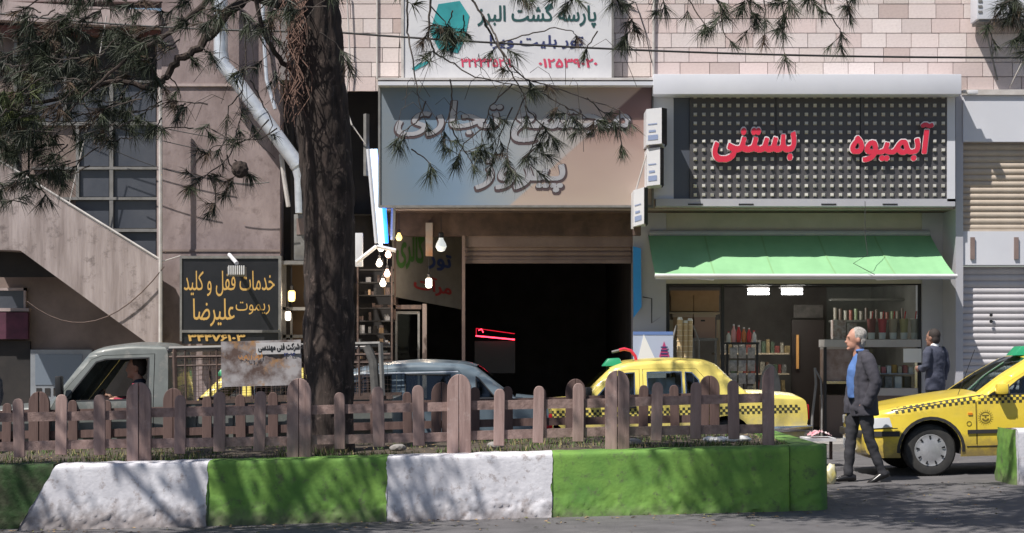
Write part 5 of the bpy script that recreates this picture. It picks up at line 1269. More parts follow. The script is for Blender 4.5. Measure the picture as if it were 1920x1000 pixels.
    def strip(s, name, pts, w_, m, out=.006, far=False, parent=None, th=.012):
        q = MB(); dn = []
        for a, b in zip(pts[:-1], pts[1:]):
            n = max(1, int(math.dist(a, b) / .05))
            for k in range(n): dn.append((a[0] + (b[0] - a[0]) * k / n, a[1] + (b[1] - a[1]) * k / n))
        dn.append(pts[-1]); vs = []
        for i, p in enumerate(dn):
            a, b = dn[max(0, i - 1)], dn[min(len(dn) - 1, i + 1)]; l_ = max(1e-6, math.dist(a, b)); nx_, nz_ = -(b[1] - a[1]) / l_ * w_ / 2, (b[0] - a[0]) / l_ * w_ / 2
            p0, p1 = (p[0] + nx_, p[1] + nz_), (p[0] - nx_, p[1] - nz_)
            vs += [s.side(*p0, out - th, far), s.side(*p0, out, far), s.side(*p1, out, far), s.side(*p1, out - th, far)]
        fs = [(i * 4 + k, i * 4 + (k + 1) % 4, i * 4 + 4 + (k + 1) % 4, i * 4 + 4 + k) for i in range(len(dn) - 1) for k in range(4)]
        fs += [(0, 1, 2, 3), tuple(len(vs) - 4 + k for k in range(4))]
        q.add(vs, fs); return s.mbput(q, name, m, parent)
    def outline(s):
        o = list(s.path); zb = s.zmin
        xs = sorted(s.arches, reverse=True)
        low = []
        x_end = s.path[-1][0]
        for cx, cz in xs:
            r = s.ar; a0 = math.asin(max(-1, min(1, (zb - cz) / r)))
            for k in range(15):
                a = a0 + (math.pi - 2 * a0) * k / 14; low.append((cx + r * math.cos(a), cz + r * math.sin(a)))
        res = []
        for p in o + low:
            if not res or math.dist(res[-1], p) > .004: res.append(p)
        if math.dist(res[0], res[-1]) < .004: res.pop()
        return res
    def build(s, doors, quarter=(), panes=True, glassm=None, sweepmats=None, K=12, open_windows=False):
        gm = glassm or M_gcar
        shr = lambda poly, k: poly
        for far in (False, True):
            holes = [dr['poly'] for dr in doors] + [q_ for q_ in quarter]
            s.put('body_side', s.plate(s.outline(), holes, far=far), s.paint)
            for dr in doors:
                g = .006; cx = sum(p[0] for p in dr['poly']) / len(dr['poly']); cz = sum(p[1] for p in dr['poly']) / len(dr['poly'])
                inn = [(cx + (p[0] - cx) * (1 - g / .5), cz + (p[1] - cz) * (1 - g / .6)) for p in dr['poly']]
                o = s.put('door', s.plate(inn, dr['wins'], far=far, out=.001), s.paint)
                for wn in dr['wins']:
                    # dark rubber seal round the opening, glass behind it
                    s.strip('window_seal', list(wn) + [wn[0]], .016, dr.get('seal', M_blk), far=far, parent=o, out=.004)
                    if not (open_windows and not far): s.put('window_glass', s.plate(wn, (), out=-.012, th=0, far=far, step=.2), gm, o)
                hx, hz = dr['handle']; q = MB(); a = s.side(hx, hz, 0, far); sg = 1 if far else -1
                q.box(a[0] - .06, a[1] + sg * .03, hz - .012, a[0] + .06, a[1], hz + .014); s.mbput(q, 'door_handle', dr.get('hm', M_blk), o, bevel=.005)
            for q_ in quarter:
                s.put('quarter_glass', s.plate(q_, (), out=-.012, th=0, far=far, step=.2), gm); s.strip('window_seal', list(q_) + [q_[0]], .014, M_blk, far=far, out=.004)
        # top and ends swept across the width
        groups = []
        for i, g in enumerate(s.seg):
            if not groups or groups[-1][0] != g: groups.append([g, max(0, i - 1), i])
            else: groups[-1][2] = i
        names = {'nose': 'front_end', 'tail': 'rear_end'}
        for g, i0, i1 in groups:
            rowsv = []
            for i in range(i0, i1 + 1):
                x, z = s.path[i]; a = s.path[max(0, i - 1)]; b = s.path[min(len(s.path) - 1, i + 1)]
                tx, tz = b[0] - a[0], b[1] - a[1]; l_ = math.hypot(tx, tz) or 1; nx_, nz_ = -tz / l_, tx / l_
                if g in ('nose', 'tail'): ins = s.inset(x, min(z, s.top(x)))
                else: ins = s.inset(x, z)
                row = []
                for k in range(K + 1):
                    u = k / K; c = .035 * 4 * u * (1 - u) if g not in ('windshield', 'rear_window') else .035 * 4 * u * (1 - u)
                    row.append((x + nx_ * c * (1.6 if abs(nx_) > .6 else 1), ins + (s.W - 2 * ins) * u, z + nz_ * c))
                rowsv.append(row)
            def sheet(k0, k1, nm, m, par=None):
                q = MB(); vs = [r_[k] for r_ in rowsv for k in range(k0, k1 + 1)]; n = k1 - k0 + 1
                q.add(vs, [(i * n + k, (i + 1) * n + k, (i + 1) * n + k + 1, i * n + k + 1) for i in range(len(rowsv) - 1) for k in range(n - 1)])
                return s.mbput(q, nm, m, par, smooth=True)
            if g in ('windshield', 'rear_window'):
                sheet(0, 1, 'pillar', s.paint); sheet(K - 1, K, 'pillar', s.paint); o = sheet(1, K - 1, g, gm)
                for i in (0, -1):
                    pass
            else: sheet(0, K, names.get(g, g), s.paint)
        # floor, dark core, wheels
        q = MB(); zf = .26
        q.box(.35, .22, zf, s.L - .35, s.W - .22, .44); q.box(.7, .12, zf, s.L - .7, .24, .30) if False else None
        x0 = min(a for a, _ in s.arches) + .5; x1 = max(a for a, _ in s.arches) - .42
        s.mbput(q, 'underbody', M_dark)
    def interior(s, xs, zs=.5, wheelx=None):
        q = MB()
        for x in xs:
            for y0 in (.16, s.W / 2 + .06):
                w_ = s.W / 2 - .22
                q.box(x - .45, y0, zs - .1, x + .05, y0 + w_, zs + .12)
                q.prism([(x - .02, zs + .05), (x + .1, zs + .05), (x + .22, zs + .56), (x + .12, zs + .58)], y0, y0 + w_)
                q.prism([(x + .14, zs + .60), (x + .2, zs + .60), (x + .23, zs + .76), (x + .15, zs + .76)], y0 + .12, y0 + w_ - .12)
        s.mbput(q, 'seats', M_seat)
        if wheelx:
            q = MB(); c = Vector((wheelx, .42, s.belt + .02)); ax = Vector((-.85, 0, .5)).normalized(); bx_ = Vector((.5, 0, .85)).normalized()
            q.tube([c + Vector((0, 1, 0)) * math.cos(a) * .18 + bx_ * math.sin(a) * .18 for a in [2 * math.pi * k / 20 for k in range(21)]], .014, 6, cap=False)
            q.tube([c + Vector((0, -.17, 0)), c + ax * .04, c + Vector((0, .17, 0))], .014, 5)
            s.mbput(q, 'steering_wheel', M_blk); q = MB(); q.box(wheelx - .42, .1, s.belt - .22, wheelx - .12, s.W - .1, s.belt - .02); s.mbput(q, 'dashboard', M_blk, bevel=.03)
    def wheels(s, r=.30, cap='disc', w_=.19):
        prof_t = [(r * .62, -.5), (r * .70, -.56), (r * .93, -.5), (r, -.36), (r, .36), (r * .93, .5), (r * .62, .5)]
        for cx, cz in s.arches:
            for far in (False, True):
                yc = .11 + w_ / 2 - .055 if not far else s.W - .11 - w_ / 2 + .055
                sg = 1 if not far else -1
                c = (cx, yc, r)
                q = MB().lathe([(a, b * w_ * sg) for a, b in prof_t], c, 'y', 32); o = s.mbput(q, 'wheel', M_rub, smooth=True)
                q = MB().lathe([(r * .64, -.46 * w_ * sg), (r * .61, -.52 * w_ * sg), (r * .56, -.50 * w_ * sg), (r * .42, -.54 * w_ * sg), (r * .18, -.60 * w_ * sg), (0, -.61 * w_ * sg)], c, 'y', 28); s.mbput(q, 'rim', M_hub, o, smooth=True)
                q = MB()
                for k in range(9):
                    a = 2 * math.pi * k / 9 + .2; rr = r * .50; tw = .013
                    cc = Vector((cx + rr * math.cos(a), yc - .51 * w_ * sg, r + rr * math.sin(a))); t = Vector((-math.sin(a), 0, math.cos(a))) * tw; n_ = Vector((math.cos(a), 0, math.sin(a))) * .020; dy = Vector((0, -.012 * sg, 0))
                    q.add([cc - t * .6 - n_ + dy, cc + t * .6 - n_ + dy, cc + t + n_ + dy, cc - t + n_ + dy], [(0, 1, 2, 3)])
                s.mbput(q, 'vents', M_blk, o)['kind'] = 'stuff'
                q = MB(); zr = s.ar + .004; y0, y1 = (.028, .34) if not far else (s.W - .34, s.W - .028)
                n = 14; vs = []
                for k in range(n + 1):
                    a = -.15 + (math.pi + .3) * k / n; vs += [(cx + zr * math.cos(a), y0, cz + zr * math.sin(a)), (cx + zr * math.cos(a), y1, cz + zr * math.sin(a))]
                q.add(vs, [(2 * k, 2 * k + 1, 2 * k + 3, 2 * k + 2) for k in range(n)]); b = [v for v in vs[(1 if not far else 0)::2]]; q.add(b, [tuple(range(len(b)))])
                s.mbput(q, 'wheel_well', M_dark)
    def checks(s, pts, size, rows, m=None, far=False):
        q = MB(); dn = []
        for a, b in zip(pts[:-1], pts[1:]):
            n = max(1, int(round(math.dist(a, b) / size)))
            for k in range(n): dn.append(((a[0] + (b[0] - a[0]) * k / n, a[1] + (b[1] - a[1]) * k / n), ((b[0] - a[0]) / n, (b[1] - a[1]) / n)))
        for i, (p, dv) in enumerate(dn):
            for j in range(rows):
                if (i + j) % 2: continue
                nx_, nz_ = -dv[1], dv[0]; a = (p[0] + nx_ * j, p[1] + nz_ * j)
                c = [a, (a[0] + dv[0], a[1] + dv[1]), (a[0] + dv[0] + nx_, a[1] + dv[1] + nz_), (a[0] + nx_, a[1] + nz_)]
                q.quad(*[s.side(*v, .003, far) for v in c])
        return s.mbput(q, 'checker_band', m or mat('checker_dark', (.05, .05, .03), rough=.5))
def doorpoly(x0, x1, zb, belt, win, cut=None):
    return [(x0, zb), (x1, zb)] + win
# --- right taxi (405 type saloon)
XN = X(1628, 19.7)
M_tr = mat('black_trim', (.03, .028, .03), rough=.6)
def arc_poly(*p): return list(p)
c = Car('taxi', 'bright yellow taxi with round door emblem, parked nose in beside the walking man', 'taxi', XN, 19.7, 4.41, 1.69, M_yel,
        front=[(.16, .22), (.03, .28), (.00, .46), (.03, .60), (.05, .70)],
        hood=[(.14, .755), (.5, .83), (.95, .90), (1.33, .945)], shield=[(1.62, 1.14), (1.95, 1.325)], roof=[(2.2, 1.385), (2.6, 1.405), (3.0, 1.375)],
        rear=[(3.3, 1.20), (3.62, 1.0)], boot=[(3.95, .99), (4.25, .985)], tail=[(4.37, .9), (4.41, .55), (4.33, .24)], belt=.90, arches=((.74, .30), (3.42, .30)), ar=.355, nosec=.20)
fd = dict(poly=[(1.27, .33), (2.30, .31), (2.33, .9), (2.33, 1.30), (2.03, 1.27), (1.72, 1.10), (1.42, .93), (1.27, .85)], wins=[[(1.56, .93), (2.27, .925), (2.27, 1.265), (2.06, 1.245), (1.78, 1.09)]], handle=(2.2, .80))
rd = dict(poly=[(2.36, .31), (3.08, .33), (3.2, .55), (3.26, .93), (3.02, 1.22), (2.86, 1.305), (2.36, 1.305)], wins=[[(2.42, .925), (2.98, .93), (2.98, 1.15), (2.84, 1.265), (2.42, 1.27)]], handle=(3.1, .80))
c.build([fd, rd], glassm=M_gcar); c.interior((2.15, 3.0), .48, 1.75); c.wheels(.30)
c.strip('sill_strip', [(1.15, .335), (3.1, .335)], .012, M_tr, out=.004)
c.strip('side_moulding', [(1.16, .505), (2.28, .505)], .045, M_tr, out=.014); c.strip('side_moulding', [(2.38, .505), (3.06, .505)], .045, M_tr, out=.014); c.strip('side_moulding', [(.03, .50), (.38, .50)], .06, M_tr, out=.012)
c.strip('wheel_arch_trim', [(.74 + .375 * math.cos(a), .30 + .375 * math.sin(a)) for a in [math.pi * (1.02 - k / 16 * 1.04) for k in range(17)]], .035, M_tr, out=.006)
c.strip('wheel_arch_trim', [(3.42 + .375 * math.cos(a), .30 + .375 * math.sin(a)) for a in [math.pi * (1.02 - k / 16 * 1.04) for k in range(17)]], .035, M_tr, out=.006)
c.strip('bonnet_seam', [(.3, .775), (.9, .87), (1.36, .93)], .008, M_tr, out=.002)
c.checks([(.34, .735), (.85, .80), (1.26, .838)], .034, 2); c.checks([(1.29, .822), (2.30, .835)], .034, 3); c.checks([(2.38, .835), (3.2, .835), (4.2, .80)], .034, 3)
o = c.put('headlight', c.plate([(.03, .56), (.30, .58), (.27, .69), (.07, .685)], out=.012, th=.03), M_lens)
for y0, y1 in ((.10, .50), (1.19, 1.59)): c.mbput(MB().box(.015, y0 + .05 if y0 < .5 else y0, .575, .14, y1 if y0 < .5 else y1 - .05, .68), 'headlight', M_lens, bevel=.015)
q = MB(); q.box(-.03, .52, .575, .05, 1.17, .675); c.mbput(q, 'grille', M_tr, bevel=.01)
q = MB(); q.box(-.05, .26, .45, .05, 1.43, .54); c.mbput(q, 'bumper_strip', M_tr, bevel=.02)
q = MB(); q.box(-.06, .55, .30, .0, 1.14, .42); c.mbput(q, 'number_plate', M_paper)
# mirror
a = c.side(1.50, .95); q = MB(); q.box(a[0] - .02, a[1] - .16, .93, a[0] + .11, a[1] - .015, 1.055); m_ = c.mbput(q, 'mirror', M_yel, bevel=.035)
q = MB(); q.box(a[0] + .108, a[1] - .15, .94, a[0] + .114, a[1] - .03, 1.045); c.mbput(q, 'mirror_glass', M_chr, m_)
q = MB(); q.prism([(1.40, .92), (1.56, .92), (1.56, 1.0)], a[1] - .03, a[1] + .03); c.mbput(q, 'mirror_foot', M_blk, m_)
# door emblem: ring, rays and a stylised face of the taxi service badge
q = MB(); ce = (1.37, .665); N = 40
def ep(r_, a_): return c.side(ce[0] + r_ * math.cos(a_), ce[1] + r_ * math.sin(a_), .004)
for k in range(N):
    a0, a1 = 2 * math.pi * k / N, 2 * math.pi * (k + 1) / N; q.quad(ep(.066, a0), ep(.066, a1), ep(.058, a1), ep(.058, a0))
    if k % 2 == 0: q.quad(ep(.070, a0), ep(.070, a0 + .09), ep(.092, a0 + .06), ep(.092, a0 + .03))
for k in range(14):
    a0, a1 = math.pi * (1.08 + .84 * k / 14), math.pi * (1.08 + .84 * (k + 1) / 14); q.quad(ep(.045, a0), ep(.045, a1), ep(.024, a1), ep(.024, a0))
q.quad(c.side(1.33, .685, .004), c.side(1.41, .685, .004), c.side(1.41, .697, .004), c.side(1.33, .697, .004)); q.quad(c.side(1.36, .66, .004), c.side(1.38, .66, .004), c.side(1.38, .68, .004), c.side(1.36, .68, .004))
c.mbput(q, 'door_emblem', mat('brown_green_print', (.16, .12, .015), rough=.6))
q = MB(); N = 20
for k in range(N):
    a0, a1 = 2 * math.pi * k / N, 2 * math.pi * (k + 1) / N; f_ = lambda r_, a_: c.side(1.18 + r_ * math.cos(a_), .60 + r_ * math.sin(a_), .004); q.quad(f_(.03, a0), f_(.03, a1), f_(.022, a1), f_(.022, a0))
c.mbput(q, 'fuel_badge', MATS['brown_green_print'])
def roof_sign(c, x, y, z, m, s=1.0):
    q = MB(); q.add([(x - .13 * s, y - .16 * s, z), (x + .13 * s, y - .16 * s, z), (x + .13 * s, y + .16 * s, z), (x - .13 * s, y + .16 * s, z), (x - .05 * s, y - .13 * s, z + .095 * s), (x + .09 * s, y - .13 * s, z + .10 * s), (x + .09 * s, y + .13 * s, z + .10 * s), (x - .05 * s, y + .13 * s, z + .095 * s)],
        [(0, 3, 2, 1), (4, 5, 6, 7), (0, 1, 5, 4), (1, 2, 6, 5), (2, 3, 7, 6), (3, 0, 4, 7)]); return c.mbput(q, 'roof_sign', m, bevel=.02)
c.put('side_indicator', c.plate([(1.17, .70), (1.22, .70), (1.22, .725), (1.17, .725)], out=.010, th=.015), M_amb)
for y0 in (.45, .95): c.mbput(MB().tube([(1.37, y0, .975), (1.62, y0 + .38, 1.165)], .008, 5), 'wiper', M_blk)
c.mbput(MB().tube([(1.1, .20, .90), (1.32, .20, 1.45)], .004, 5), 'aerial', M_blk)
c.strip('bumper_seam', [(.06, .565), (.36, .565)], .008, M_blk, out=.002); c.strip('wing_seam', [(1.265, .36), (1.262, .84)], .007, M_blk, out=.001)
roof_sign(c, 2.02, .70, 1.365, M_grn, 1.15); q = MB(); q.box(2.18, .6, 1.40, 2.36, .85, 1.48); c.mbput(q, 'roof_sign_back', M_white, bevel=.02)
c.strip('wiper', [(1.45, 1.0), (1.75, 1.17)], .01, M_blk) if False else None
# --- old saloon taxis in the far lane
def paykan(x0, d, label, group):
    c = Car('taxi', label, 'taxi', x0, d, 4.35, 1.60, M_yel2,
            front=[(.10, .28), (.0, .45), (.0, .60), (.03, .74)], hood=[(.14, .82), (.7, .87), (1.33, .90)], shield=[(1.50, 1.08), (1.74, 1.30)], roof=[(1.98, 1.375), (2.5, 1.40), (3.0, 1.365), (3.16, 1.31)],
            rear=[(3.34, 1.12), (3.56, .93)], boot=[(3.9, .91), (4.22, .87)], tail=[(4.33, .80), (4.35, .55), (4.28, .30)], belt=.86, tum=.26, arches=((.80, .30), (3.27, .30)), ar=.34, nosec=.04, edge=.05)
    f = dict(poly=[(1.30, .32), (2.11, .32), (2.12, 1.29), (1.88, 1.28), (1.70, 1.18), (1.42, .90), (1.30, .86)], wins=[[(1.50, .90), (2.04, .90), (2.05, 1.245), (1.90, 1.235), (1.76, 1.17)]], handle=(2.0, .78), seal=M_chr)
    r = dict(poly=[(2.15, .32), (2.85, .32), (3.02, .66), (2.99, 1.15), (2.88, 1.28), (2.16, 1.29)], wins=[[(2.22, .90), (2.68, .90), (2.68, 1.24), (2.22, 1.245)], [(2.73, .90), (2.92, .90), (2.91, 1.12), (2.82, 1.225), (2.73, 1.235)]], handle=(2.9, .78), hm=M_chr, seal=M_chr)
    c.build([f, r]); c.interior((2.0, 2.9), .45, 1.65); c.wheels(.29)
    c.checks([(.05, .655), (1.28, .655)], .036, 3); c.checks([(1.31, .655), (2.1, .655)], .036, 3); c.checks([(2.17, .655), (2.96, .655)], .036, 3); c.checks([(3.03, .655), (4.25, .655)], .036, 3)
    q = MB(); q.box(4.30, .05, .40, 4.42, 1.55, .48); c.mbput(q, 'bumper', M_chr, bevel=.02)
    q = MB(); q.box(3.75, -.015, .40, 4.40, .03, .48); c.mbput(q, 'bumper', M_chr, bevel=.012)
    q = MB(); q.box(-.07, .05, .40, .05, 1.55, .48); c.mbput(q, 'bumper', M_chr, bevel=.02)
    for y_ in (.05, 1.30): c.mbput(MB().box(4.27, y_, .56, 4.375, y_ + .25, .76), 'tail_light', M_redl, bevel=.01)
    for y in (.25, 1.35): q = MB().lathe([(0, -.03), (.085, -.02), (.09, .05)], (0.0, y, .62), 'y', 18) if False else MB().tube([(-.03, y, .62), (.03, y, .62)], .09, 18); c.mbput(q, 'headlight', M_lens)
    roof_sign(c, 1.78, .55, 1.335, M_grn, 1.1)
    return c
pk = paykan(X(907, 22.8), 22.8, 'pale yellow old taxi with chequered band and red hose on its roof', None)
# raised red hose and wing mirror of this taxi
q = MB(); q.tube([(2.12, .5, 1.36), (2.10, .5, 1.46), (2.04, .5, 1.54), (1.95, .5, 1.565), (1.88, .5, 1.55)], .022, 8); pk.mbput(q, 'red_hose', M_red, smooth=True)
q = MB(); q.tube([(1.90, .5, 1.552), (1.78, .5, 1.525)], .018, 8); pk.mbput(q, 'hose_nozzle', M_frameg)
q = MB(); q.box(1.36, -.14, .95, 1.47, .0, 1.07); pk.mbput(q, 'mirror', M_blk, bevel=.03)
q = MB(); q.box(2.25, .35, .80, 2.62, .38, 1.16); pk.mbput(q, 'window_paper', M_paper)
paykan(X(355, 22.8) - 1.33, 22.8, 'second pale yellow taxi mostly hidden behind the pickup cage and trunk', None)
# --- blue hatch-like saloon
c = Car('parked_car', 'dusty blue grey small saloon car with short boot, behind the fence right of the trunk', 'car', X(1035, 21.1) - 3.93, 21.1, 3.93, 1.60, M_blue,
        front=[(.14, .24), (.0, .40), (.02, .62)], hood=[(.12, .74), (.5, .84), (.86, .90)], shield=[(1.15, 1.13), (1.45, 1.36)], roof=[(1.75, 1.43), (2.3, 1.465), (2.85, 1.43), (3.02, 1.38)],
        rear=[(3.25, 1.19), (3.50, .99)], boot=[(3.66, .97), (3.82, .95)], tail=[(3.90, .88), (3.93, .55), (3.86, .26)], belt=.92, tum=.27, arches=((.72, .28), (3.02, .28)), ar=.33, nosec=.08)
f = dict(poly=[(1.05, .33), (2.02, .33), (2.04, 1.36), (1.60, 1.33), (1.35, 1.18), (1.08, .95)], wins=[[(1.26, .97), (1.96, .97), (1.97, 1.31), (1.64, 1.285), (1.44, 1.17)]], handle=(1.9, .82), seal=M_blk)
r = dict(poly=[(2.08, .33), (2.62, .33), (2.82, .55), (2.98, .95), (2.96, 1.16), (2.80, 1.355), (2.09, 1.36)], wins=[[(2.14, .97), (2.70, .97), (2.70, 1.30), (2.14, 1.315)]], handle=(2.85, .82), seal=M_blk)
c.build([f, r], quarter=[[(3.02, 1.0), (3.26, 1.0), (3.06, 1.24), (3.02, 1.27)]]); c.interior((1.95, 2.75), .48, 1.55); c.wheels(.28)
c.strip('chrome_line', [(1.2, .945), (3.3, .945)], .014, M_chr, out=.005); c.strip('window_rim', [(1.62, 1.335), (2.80, 1.335)], .016, M_galv, out=.006); c.strip('side_moulding', [(1.1, .56), (2.7, .56)], .05, M_tr, out=.012)
c.strip('sill', [(1.05, .3), (2.7, .3)], .05, M_tr)
for y_ in (.06, 1.30): c.mbput(MB().box(3.86, y_, .60, 3.955, y_ + .24, .78), 'tail_light', M_redl, bevel=.01)
o = c.put('tail_light', c.plate([(3.78, .60), (3.90, .60), (3.88, .78), (3.78, .78)], out=.008, th=.02), M_redl)
q = MB(); q.box(3.85, .08, .30, 3.97, 1.52, .50); c.mbput(q, 'bumper', M_tr, bevel=.03)

# --- pickup with caged bed
c = Car('pickup_truck', 'faded grey green pickup truck with a driver and a caged cargo bed', 'pickup truck', X(960 - 6.42 * F / 19.4, 19.4), 19.4, 2.52, 1.66, M_gryg,
        front=[(.06, .38), (.0, .5), (.0, .85)], hood=[(.08, 1.0), (.6, 1.06), (1.16, 1.09)], shield=[(1.42, 1.42), (1.62, 1.665)], roof=[(1.74, 1.72), (2.1, 1.755), (2.44, 1.735)],
        rear=[], boot=[], tail=[(2.52, 1.66), (2.53, 1.1), (2.52, .40)], belt=1.07, tum=.20, arches=((.62, .36),), ar=.40, nosec=.03, edge=.05)
f = dict(poly=[(1.20, .46), (2.36, .46), (2.38, 1.645), (1.78, 1.64), (1.66, 1.60), (1.24, 1.12), (1.20, 1.05)], wins=[[(1.36, 1.13), (2.30, 1.13), (2.31, 1.60), (1.82, 1.595), (1.71, 1.565)]], handle=(2.24, 1.0), hm=M_blk)
c.build([f], open_windows=True); c.interior((2.15,), .78, 1.62); c.wheels(.34)
q = MB(); q.box(1.4, .2, 1.12, 1.42, .25, 1.14)
q = MB(); q.box(1.30, -.17, 1.18, 1.37, -.03, 1.42); c.mbput(q, 'wing_mirror', M_blk, bevel=.02)
q = MB(); q.box(-.05, .03, .42, .05, 1.63, .54); c.mbput(q, 'bumper', M_frameg, bevel=.02)
q = MB(); q.box(-.02, .1, .65, .02, 1.56, .88); c.mbput(q, 'grille', M_blk)
bx0, bx1 = 2.60, 5.08
q = MB(); q.box(bx0, .02, .62, bx1, .06, 1.06); q.box(bx0, 1.60, .62, bx1, 1.64, 1.06); q.box(bx0, .06, .62, bx0 + .04, 1.60, 1.06); q.box(bx1 - .04, .06, .62, bx1, 1.60, 1.06); q.box(bx0, .06, .60, bx1, 1.60, .66)
bed = c.mbput(q, 'cargo_bed', M_gryg)
q = MB()
for x in [bx0 + .2 + k * .42 for k in range(6)]: q.box(x, -.005, .64, x + .05, .018, 1.04)
c.mbput(q, 'bed_ribs', M_gryg, bed)
for y in (.0, 1.60): c.mbput(MB().box(bx0 - .01, y, 1.062, bx1 + .01, y + .06, 1.10), 'bed_rail', M_rust, bed)
q = MB(); q.box(1.0, .3, .40, bx1, .42, .52); q.box(1.0, 1.24, .40, bx1, 1.36, .52); c.mbput(q, 'chassis', M_dark)
cx = 3.85
for yc, sg in ((.15, 1), (1.51, -1)):
    o = c.mbput(MB().lathe([(.2, -.09), (.31, -.09), (.34, -.06), (.34, .06), (.31, .09), (.2, .09)], (cx, yc, .34), 'y', 30), 'wheel', M_rub, smooth=True)
    c.mbput(MB().lathe([(.21, -.06 * sg), (.12, -.03 * sg), (.06, -.08 * sg), (0, -.09 * sg)], (cx, yc, .34), 'y', 24), 'rim', M_hub, o, smooth=True)
q = MB().prism([(cx + .42 * math.cos(a), .34 + .42 * math.sin(a)) for a in [math.pi * k / 12 for k in range(13)]], .0, .3); c.mbput(q, 'mudguard', M_dark) if False else None
# cage
zc = 1.70
cage = c.mbput(MB().tube([(bx0 + .02, .03, 1.1), (bx0 + .02, .03, zc)], .028, 6), 'cage_post', M_rust)
for x in (bx0 + .14, bx0 + .5, 3.5, 4.1, 4.72):
    c.mbput(MB().tube([(x, .03, 1.1), (x, .03, zc - .02)], .014, 6), 'cage_post', M_rust); c.mbput(MB().tube([(x, 1.62, 1.1), (x, 1.62, zc - .02)], .014, 6), 'cage_post', M_rust)
c.mbput(MB().tube([(bx1 - .18, .03, 1.1), (bx1 - .20, .02, 1.5), (bx1 - .27, .03, zc - .03)], [.05, .055, .05], 8), 'canvas_roll', mat('grey_canvas', (.13, .125, .12), (.07, .07, .07), ns=8, rough=.9), smooth=True)
c.mbput(MB().tube([(bx1 - .1, .0, 1.1), (bx1 - .11, .0, zc)], .03, 6), 'cage_post', M_frameg)
for y in (.03, 1.62):
    c.mbput(MB().tube([(bx0 - .04, y, zc), (bx1 - .12, y, zc - .005)], .026, 6), 'top_rail', M_frameg); c.mbput(MB().tube([(bx0 - .04, y, zc - .10), (bx1 - .12, y, zc - .13)], .018, 6), 'top_rail', M_rust)
    c.mbput(MB().tube([(bx0, y, 1.50), (bx1 - .1, y, 1.48)], .012, 6), 'cage_rail', M_rust)
c.mbput(MB().tube([(bx0, .1, zc - .02), (bx0 + 1.6, .3, zc - .01), (bx1 - .3, .5, zc - .04)], .03, 6), 'load_pipe', M_pipe)
for x in (bx0, bx1 - .15): c.mbput(MB().tube([(x, .03, zc), (x, 1.62, zc)], .022, 6), 'cross_rail', M_rust)
q = MB(); x = bx0 + .04
while x < bx1 - .12: q.box(x, .035, 1.1, x + .005, .042, zc - .1); q.box(x, 1.61, 1.1, x + .004, 1.616, zc - .1); x += .06
z = 1.14
while z < zc - .1: q.box(bx0, .036, z, bx1 - .1, .043, z + .005); q.box(bx0, 1.611, z, bx1 - .1, 1.617, z + .004); z += .06
o = c.mbput(q, 'wire_mesh', M_rust); o['kind'] = 'stuff'
# banner on the cage
bn = MB(); bx = lambda px: (px - 960) * 19.4 / F - c.root.location.x
bz = lambda py: H0 + (YH - py) * 19.4 / F - c.root.location.z
N = 16; vs = []
for i in range(N + 1):
    for k in range(5):
        x = bx(422) + (bx(572) - bx(422)) * i / N; z = bz(742 - 3) + (bz(657) - bz(742)) * k / 4 - .0 * i; vs.append((x, -.02 - .012 * math.sin(i * 1.3 + k), z - SL * x * 0))
bn.add(vs, [(i * 5 + k, (i + 1) * 5 + k, (i + 1) * 5 + k + 1, i * 5 + k + 1) for i in range(N) for k in range(4)])
M_ban = mat('banner_print', (.36, .34, .35), (.09, .055, .045), ns=3.4, rough=.6, lo=.40, hi=.60, dirt=(.34, .18, .07), ds=3.2, dlo=.54, dhi=.64)
ban = c.mbput(bn, 'banner', M_ban, smooth=True)
def ctext(s_, m, x0, x1, z0, z1, y, bold=.02):
    V, Fc = text_geo(shape(s_), 0, 0, bold); us = [v[0] for v in V]; vv = [v[1] for v in V]; q = MB()
    q.add([(x0 + (x1 - x0) * (a - min(us)) / (max(us) - min(us)), y - w_ * .1, z0 + (z1 - z0) * (b - min(vv)) / (max(vv) - min(vv))) for a, b, w_ in V], Fc)
    return c.mbput(q, 'lettering', m, ban)
B_hd = MB(); B_hd.box(bx(488), -.037, bz(680), bx(571), -.034, bz(658)); c.mbput(B_hd, 'white_header', mat('banner_white', (.50, .49, .50), (.40, .38, .38), ns=9, rough=.6), ban)
ctext('شرکت فنی مهندسی', M_bbl, bx(492), bx(570), bz(676), bz(660), -.040, .05)
ctext('فروش و نصب', mat('orange_print', (.45, .20, .05), rough=.6), bx(455), bx(500), bz(690), bz(676), -.040, .03)
ctext('۶۱۰۳', M_navy, bx(540), bx(562), bz(684), bz(678), -.040, .03)
PICK = c
# gas can on the bed, seen in the photo as dark lumps above the rail
# ------------------------------------------------------------------ people
def ring_tube(q, pts, n=14):
    """pts: (x, y, z, rx, ry) stacked roughly along the limb; sections perpendicular to the path"""
    P3 = [Vector(p[:3]) for p in pts]; vs = []; fs = []
    for i, p in enumerate(pts):
        t = (P3[min(i + 1, len(P3) - 1)] - P3[max(i - 1, 0)]).normalized()
        yv = Vector((0, 1, 0)); yv = (yv - t * yv.dot(t)).normalized(); xv = yv.cross(t).normalized()
        for k in range(n):
            a = 2 * math.pi * k / n; vs.append(P3[i] + xv * math.cos(a) * p[3] + yv * math.sin(a) * p[4])
    for i in range(len(pts) - 1):
        for k in range(n): fs.append((i * n + k, i * n + (k + 1) % n, (i + 1) * n + (k + 1) % n, (i + 1) * n + k))
    fs += [tuple(range(n - 1, -1, -1)), tuple(range((len(pts) - 1) * n, len(pts) * n))]
    q.add(vs, fs)
